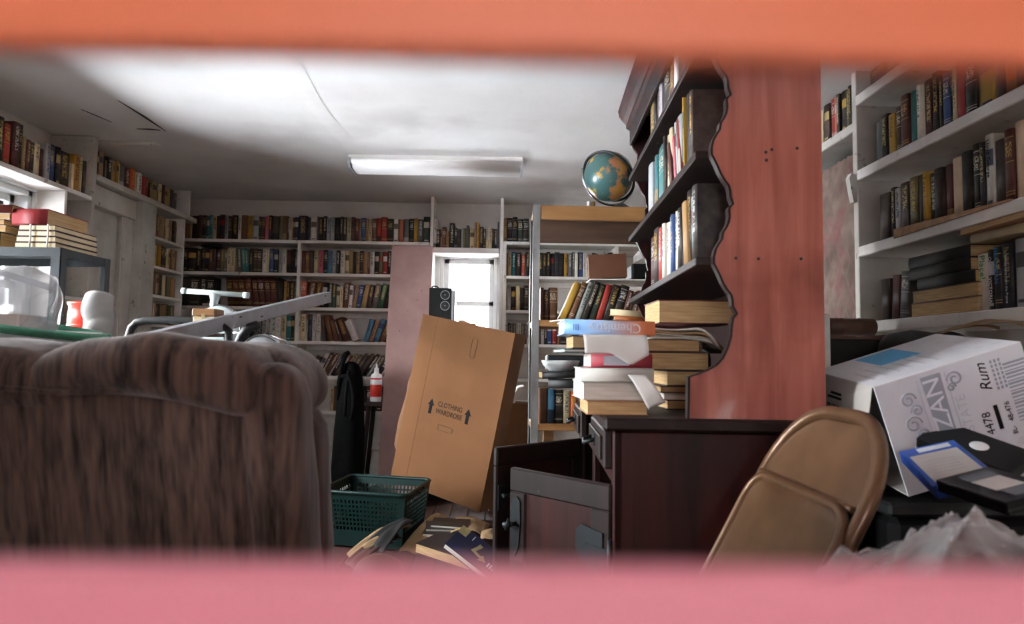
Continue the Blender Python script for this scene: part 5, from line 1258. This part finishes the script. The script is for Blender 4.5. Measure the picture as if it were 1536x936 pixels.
def plate(zb, zt, w_, r_, y, bow, n=16):
    """pressed steel plate with rounded top, slightly dished"""
    def f(u, v):
        zz = zb+(zt-zb)*v; ww = w_
        if zz > zt-r_: q = (zz-(zt-r_))/r_; ww = w_-r_+r_*math.sqrt(max(0, 1-q*q))
        x = (u*2-1)*ww; return (x, y+bow*(1-(x/w_)**2)*(-side), zz)
    return f
MB().grid(plate(.835, CL-.022, hw-.008, .135, side*.006, .012), 20, 26, True, .002*-side).build('backrest', 'brown_metal', ch_, True)
MB().tube([(-hw+.012+(2*hw-.024)*k/10, side*.010-side*.012*(1-(k/5-1)**2), (.835)) for k in range(11)], .0055, 8).build('backrest_lip', 'brown_metal', ch_, True)
MB().grid(plate(.22, .828, hw-.001, .055, side*.014, -.006), 20, 20, True, .002*-side).build('seat', 'brown_metal', ch_, True)
sp_ = U(hw-.001, .828, .055, .22, side*.014)
MB().tube(sp_, .009, 8).build('seat_rim', 'brown_metal', ch_, True)
MB().tube([(-hw+.02, -side*.02, .02), (-hw+.02, -side*.02, .74)], .010, 8).build('rear_leg', 'brown_metal', ch_, True); MB().tube([(hw-.02, -side*.02, .02), (hw-.02, -side*.02, .74)], .010, 8).build('rear_leg', 'brown_metal', ch_, True)
for z_ in (.12, .60): MB().tube([(-hw+.02, -side*.02, z_), (hw-.02, -side*.02, z_)], .008, 8).build('cross_bar', 'brown_metal', ch_, True)

# ================================================================ behind the hutch and on the right
fb = thing('framed_board', 'framed panel standing on edge behind the hutch, cream edge towards the camera', 'frame', (.9, 2.0, 0))
fa = at(1222, 470, 1.95); fw = at(1246, 470, 1.95).x-fa.x
B('backing', (fa.x-.012, 1.955, .001), (fa.x+.004, 2.45, fa.z-.004), 'maroon_cover', fb); B('frame_edge', (fa.x+.004, 1.95, .001), (fa.x+.004+fw*.45, 2.45, fa.z), 'cream_cover', fb); B('mount_edge', (fa.x+.0045+fw*.45, 1.952, .001), (fa.x+fw, 2.45, fa.z-.001), 'white_cover', fb)
nmq = MB()
def quilt(u, v):
    y = 2.93+.56*u; z_ = .25+1.70*v
    a_ = (y*1.0+z_*.62)*11; b_ = (y*1.0-z_*.62)*11
    q = max(0, 1-min(abs(a_-round(a_)), abs(b_-round(b_)))*4)
    edge = max(0, abs(u-.5)*2-.86)/.14
    return (1.60+.012*q+.04*edge**2-.02*(1-v), y, z_)
mt_o = thing('mattress', 'faded quilted mattress standing on edge behind the hutch by the right wall', 'mattress', (1.65, 3.2, .25))
MB().grid(quilt, 70, 170).build('quilted_face', 'mattress', mt_o)
MB().rbox((1.615, 2.93, .25), (1.75, 3.49, 1.95), .03, 8).build('mattress_core', 'mattress', mt_o, weld=True)
MB().tube([(1.607, 3.50, .25), (1.607, 3.50, 1.95)], .012, 8).build('edge_piping', 'black_cloth', mt_o)
rl_ = thing('leather_roll', 'brown leather roll lying below the mattress by the right wall', 'roll', (1.35, 2.7, 1.0))
a0 = at(1240, 490, 2.62); a1 = at(1312, 490, 2.62)
MB().lathe([(0, 0), (.028, 0), (.034, .006), (.034, .05), (.036, .055), (.034, .06), (.034, .12), (.036, .125), (.034, .13), (.034, .18), (.028, .185), (0, .185)], (0,0,0), 20, m=None).build('roll_body', 'brown_leather', rl_, True)
rl_.matrix_world = Matrix.Translation((a0.x, 2.62, a0.z)) @ Matrix.Rotation(R(90), 4, 'Y')
bx = thing('black_crate', 'black cardboard box with a torn brown rim behind the rum carton', 'cardboard box', (1.2, 2.4, 0))
c0 = at(1242, 503, 2.28); c1 = at(1352, 503, 2.28)
B('box_body', (c0.x, 2.28, .35), (c1.x, 2.50, c0.z-.01), 'black_card', bx)
MB().prism([(0, 0), (0, .014), (.10, .010), (.19, .016), (.215, .012), (.225, -.012), (.205, -.03), (.19, -.01), (.17, 0)], 2.272, 2.279, lambda a_, b, dd: (c0.x+a_, dd, c0.z-.012+b)).build('torn_rim', 'brown_leather', bx)
B('box_body', (c0.x-.02, 2.25, 0), (c1.x+.02, 2.52, .35), 'black_card', bx)
for k, (x0, x1, py, Y, mt_, lb) in enumerate(((1385, 1500, 512, 1.95, 'black_cover', 'dark coat heap under the lowest right shelf'), )):
    a_ = at(x0, py, Y); b_ = at(x1, py, Y)
    mb = MB().rbox((a_.x, Y, .62), (b_.x, Y+.3, a_.z+.03), .06, 10, lambda p: lump(p, .03, 7)); tag(mb.build('cloth_bundle', mt_, weld=True), lb, 'clothes')
for k, (x0, x1, py, Y) in enumerate(((1405, 1500, 500, 1.95), (1430, 1536, 493, 1.9))):
    sheet('loose_paper', ['thin papers lying under the lowest right shelf', 'upper thin papers curling under the lowest right shelf'][k], 'paper', [at(x0, py, Y), at(x1, py-6, Y-.1), at(x1, py-10, Y+.12), at(x0+12, py-4, Y+.2)], 'tan_paper', .003, .015)
sup = thing('low_chest', 'dark chest under the lowest right shelf carrying the clothes', 'chest', (1.5, 1.9, 0))
B('chest_body', (1.14, 1.70, 0), (1.485, 2.24, .60), 'dark_wood', sup) if 0 else B('chest_body', (1.325, 1.70, 0), (1.485, 2.24, .60), 'dark_wood', sup)
B('chest_lid', (1.32, 1.69, .60), (1.49, 2.245, .625), 'dark_wood', sup)

# ================================================================ things behind the recliner on the left
gp = thing('grey_beam', 'grey painted wooden beam slanting up from behind the recliner', 'beam', (-1.3, 3, 1))
q0 = Vector((-1.325, 2.25, .985)); q1 = Vector((-1.062, 4.2, 1.351))
ux = (q1-q0); bl2 = ux.length; ux.normalize(); uy = Vector((0,0,1)).cross(ux).normalized(); uz = ux.cross(uy)
gm = Matrix(((ux.x, uy.x, uz.x, q0.x), (ux.y, uy.y, uz.y, q0.y), (ux.z, uy.z, uz.z, q0.z), (0, 0, 0, 1)))
MB().cbox((0, -.02, -.033), (bl2, .02, .033), .003, gm).build('beam_body', 'grey_paint', gp)
for a_, b in ((.9, .01), (1.1, -.012), (1.9, .012)): MB().box((a_, -.0212, b), (a_+.02, -.0195, b+.006), gm).build('paint_chip', 'black_card', gp)
for a_, b in ((.5, .01), (1.2, -.012)): MB().box((a_, .0195, b), (a_+.02, .0212, b+.006), gm).build('paint_chip', 'black_card', gp)
ts = thing('t_handle_stand', 'white enamel metal stand with a T handle and round dial', 'scale', (-1.42, 3.45, 0))
TY = 3.50; tl = at(273, 436, TY); tr_ = at(373, 443, TY); tcn = (tl+tr_)/2
MB().tube([tl, tr_], .0135, 14).build('handle_bar', 'white_enamel', ts)
for e_, o_ in ((tl, tr_), (tr_, tl)): 
    dv = (o_-e_).normalized(); MB().tube([e_, e_+dv*.025], .016, 14).build('handle_cap', 'white_enamel', ts)
MB().tube([tcn+Vector((0,0,-.004)), tcn+Vector((-.003, 0, -.04)), tcn+Vector((-.010, 0, -.085)), tcn+Vector((-.012, 0, -.14))], [.030, .020, .017, .019], 12).build('neck', 'white_enamel', ts)
dc = at(327, 492, TY)
dm = Matrix.Rotation(R(90), 4, 'X')
MB().lathe([(0, 0), (.105, 0), (.118, .012), (.118, .035), (.105, .05), (0, .05)], dc+Vector((0, .03, 0)), 32, m=dm.to_3x3()).build('dial_housing', 'white_enamel', ts)
MB().tube([(dc.x+.116*math.cos(k*math.pi/18), TY-.012, dc.z+.116*math.sin(k*math.pi/18)) for k in range(36)], .004, 6, closed=True).build('dial_rim', 'chrome', ts)
MB().lathe([(0, 0), (.19, 0), (.19, .03), (.06, .06), (.035, .12), (.03, dc.z-.1), (0, dc.z-.1)], (dc.x, TY+.03, 0), 24).build('column', 'white_enamel', ts)
sb = thing('wooden_box', 'little wooden box with a hinged golden lid standing on the grey beam', 'box', (-1.35, 3.1, 1.15))
s0 = at(287, 486, 2.95); s1 = at(320, 486, 2.95)
sw = s1.x-s0.x
B('box_body', (s0.x, 2.96, s0.z-.02), (s1.x, 3.05, s0.z+.035), 'cream_cover', sb); B('lid', (s0.x-.002, 2.955, s0.z+.037), (s1.x+.002, 3.055, s0.z+.068), 'pine', sb); B('clasp', ((s0.x+s1.x)/2-.008, 2.952, s0.z+.026), ((s0.x+s1.x)/2+.008, 2.956, s0.z+.044), 'print_gold', sb)
tb = thing('tubular_frame', 'black padded tubular frame curving up behind the recliner', 'walker', (-1.7, 3.0, 0))
TBY = 3.0
pts = [at(192, 560, TBY), at(193, 505, TBY), at(197, 492, TBY), at(205, 484, TBY), at(218, 481, TBY), at(250, 480, TBY), at(285, 481, TBY), at(330, 486, TBY), at(343, 496, TBY), at(345, 560, TBY)]
pts = [Vector((pts[0].x, TBY, 0))]+pts+[Vector((pts[-1].x, TBY, 0))]
MB().tube(pts, .017, 10).build('padded_tube', 'black_rubber', tb)
MB().tube([at(230, 503, TBY), at(340, 503, TBY)], .008, 8).build('cross_tube', 'chrome', tb)
MB().tube([Vector((pts[0].x, TBY+.4, 0)), at(205, 505, TBY)+Vector((0, .02, 0))], .012, 8).build('rear_leg', 'chrome', tb); MB().tube([Vector((pts[-1].x, TBY+.4, 0)), at(336, 505, TBY)+Vector((0, .02, 0))], .012, 8).build('rear_leg', 'chrome', tb)
wh = thing('exercise_wheel', 'chrome rimmed wheel with a black grip below the grey beam', 'wheel', (-1.2, 3.25, 0))
WY = 3.2; wc = at(392, 535, WY)
MB().tube([(wc.x+.10*math.cos(k*math.pi/18), WY, wc.z+.10*math.sin(k*math.pi/18)) for k in range(36)], .009, 8, closed=True).build('rim', 'chrome', wh)
MB().lathe([(0, 0), (.092, 0), (.092, .02), (0, .02)], wc+Vector((0, .012, 0)), 28, m=dm.to_3x3()).build('disc', 'silver_plastic', wh)
MB().tube([at(356, 518, WY), at(362, 505, WY), at(372, 492, WY), at(384, 488, WY), at(389, 494, WY)], [.02, .022, .024, .022, .018], 10).build('grip', 'black_rubber', wh)
MB().tube([at(345, 500, WY), at(365, 498, WY), at(372, 505, WY)], .007, 8).build('brake_lever', 'chrome', wh)
MB().tube([wc, (wc.x, WY+.02, 0)], .016, 8).build('fork', 'black_rubber', wh); MB().tube([at(400, 500, WY), at(430, 512, WY), (wc.x+.2, WY+.1, .5)], .006, 8).build('strut', 'chrome', wh)
MB().cbox((wc.x-.15, WY-.12, 0), (wc.x+.15, WY+.16, .04), .01).build('foot', 'black_rubber', wh)

# books and boxes on the steel shelving
z = SZ+.0006
ra = flat_book('red_album', 'big dusty red album lying on the string-tied books', rotm((at(18, 345, 2.50).x, 2.50, z+.086), (0, 0, -.02)), at(71, 345, 2.50).x-at(18, 345, 2.5).x, .24, .062, 'red_cover', 'pages_tan', spine='y0', cat='album')
x0 = at(19, 366, 2.47).x; x1 = at(83, 366, 2.47).x
for k in range(4):
    flat_book('tied_book', ['lowest', 'second', 'third', 'topmost'][k]+' cream edged book of the string-tied bundle under the red album', rotm((x0+.004*k, 2.475, z+k*.0213), (0, 0, -.02)), x1-x0-.006*k, .25, .0205, 'wine_leather', 'cream_cover', spine=None, group='string-tied books')
for k, xx in enumerate((x0+.06, x1-.03)):
    mb = MB().tube([(xx, 2.470, z+.001), (xx+.003, 2.468, z+.045), (xx, 2.470, z+.0865)], .003, 6).build('string', 'string'); tag(mb, ['white string tied round the left of the book bundle', 'white string tied round the right of the book bundle'][k], 'string', 'strings round the bundle')
zz = z
for k, (th, cv, lb) in enumerate(((.060, 'black_cover', 'thick dark book at the bottom of the leftmost steel shelf pile'), (.024, 'cream_cover', 'cream edged book second in the leftmost steel shelf pile'), (.02, 'brown_cover', 'brown book third in the leftmost steel shelf pile'), (.024, 'white_cover', 'pale book fourth in the leftmost steel shelf pile'), (.030, 'maroon_cover', 'red brown book topmost in the leftmost steel shelf pile'))):
    xr = at([12, 17, 16, 22, 27][k], 350, 2.52).x
    flat_book('piled_book', lb, rotm((xr-.26, 2.49, zz), (0, 0, .03*(k % 2))), .255, .2, th, cv, 'pages_tan', spine='y0' if k in (0, 4) else None, group='books piled on the steel shelving'); zz += th+.0006
# shelf bay contents behind the steel post
zz = 1.0006
for k, (th, cv, lb) in enumerate(((.05, 'black_cover', 'black album lying in the bay by the door post'), (.03, 'orange_brown_cover', 'orange book lying in the bay by the door post'), (.03, 'cream_cover', 'cream book lying in the bay by the door post'))):
    flat_book('bay_book', lb, Matrix.Translation((-2.40, 3.905, zz)) @ Matrix.Rotation(R(-90), 4, 'Z') @ Matrix.Scale(1, 4) if 0 else Matrix.Translation((-2.58, 3.712, zz)), .20, .19, th, cv, 'pages_tan', spine='x1'); zz += th+.0006
# white tub with green rim, milky bag, red bucket
tbx = at(12, 490, 1.85)
tu = thing('round_hamper', 'round white hamper with a green rim behind the recliner', 'hamper', (tbx.x, 1.87, 0))
tz = at(28, 480, 1.65).z; TC = (tbx.x, 1.87, 0); TR = .22
MB().lathe([(0, 0), (TR*.8, 0), (TR*.8+.01, .02), (TR-.012, tz-.02), (TR-.016, tz-.02), (TR*.8, .03), (0, .03)], TC, 40).build('tub', 'white_plastic', tu)
MB().tube([(TC[0]+TR*math.cos(k*math.pi/24), TC[1]+TR*math.sin(k*math.pi/24), tz-.006-.03*math.cos(k*math.pi/24)) for k in range(48)], .011, 8, closed=True).build('rim', 'green_rim', tu)
mb = MB().rbox((-1.62, 1.86, tz-.12), (-1.275, 2.04, tz+.135), .085, 26, lambda p: lump(lump(p, .05, 5), .03, 13)+Vector((0, 0, .03*math.exp(-((p.x+1.30)/.05)**2)*(p.z > tz))))
tag(mb.build('plastic_bag', 'milky_film', weld=True), 'milky plastic bag bulging out of the white hamper', 'bag')
tag(B('small_carton', (at(0, 470, 1.95).x-.1, 1.95, tz-.10), (at(28, 470, 1.95).x, 2.08, tz+.03), 'cardboard', r=.004), 'small brown carton inside the milky bag at the left edge', 'cardboard box')
bu = thing('red_bucket', 'red plastic bucket smeared with white paint behind the recliner', 'bucket', (0,0,0))
bc0 = at(126, 500, 2.25); bzt = at(126, 452, 2.25).z; BR = (at(157, 470, 2.25).x-at(100, 470, 2.25).x)/2*1.05; bcx = at(128, 470, 2.3).x
bu.matrix_world = Matrix.Translation((bcx, 2.33, .70)); WM[bu.name] = bu.matrix_world.copy()
prf = [(0, .702), (BR*.8, .702), (BR*.82, .72)]
for k in range(6): zr = .80+(bzt-.80)*k/5; rr_ = BR*(.85+.15*k/5); prf += [(rr_, zr-.012), (rr_+.005, zr-.006), (rr_+.005, zr), (rr_, zr+.002)]
prf += [(BR-.006, bzt), (BR*.8, .73), (0, .73)]
MB().lathe(prf, (bcx, 2.33, 0), 32).build('bucket_body', 'red_plastic', bu)
MB().tube([(bcx+BR*math.cos(R(200+k*14)), 2.33+BR*.9*math.sin(R(200+k*14)), bzt-.03-.10*math.sin(k/10*math.pi)) for k in range(11)], .004, 6).build('bail_handle', 'chrome', bu)
tbl = thing('side_table', 'plain wooden side table carrying the red bucket', 'table', (bcx, 2.33, 0))
B('table_top', (bcx-.15, 2.13, .675), (bcx+.22, 2.53, .70), 'dark_wood', tbl)
for sx in (-.65, 1):
    for sy in (-1, 1): B('leg', (bcx+sx*.19-.02, 2.33+sy*.17-.02, 0), (bcx+sx*.19+.02, 2.33+sy*.17+.02, .675), 'dark_wood', tbl)
cx0 = at(146, 450, 2.18)
def clo(u, v):
    return lump(Vector((cx0.x-.035+.085*u*(1-.25*v), 2.20-.03*math.sin(u*3)-.02*v, cx0.z+.01-.15*v+.02*math.sin(u*3))), .02, 14)
tag(MB().grid(clo, 14, 18, True, .012).build('white_rag', 'white_cloth'), 'white rag hanging over the side of the red bucket', 'cloth')
for o in bpy.data.objects:
    if o.type == 'EMPTY' and o.name.startswith('t') and False: pass
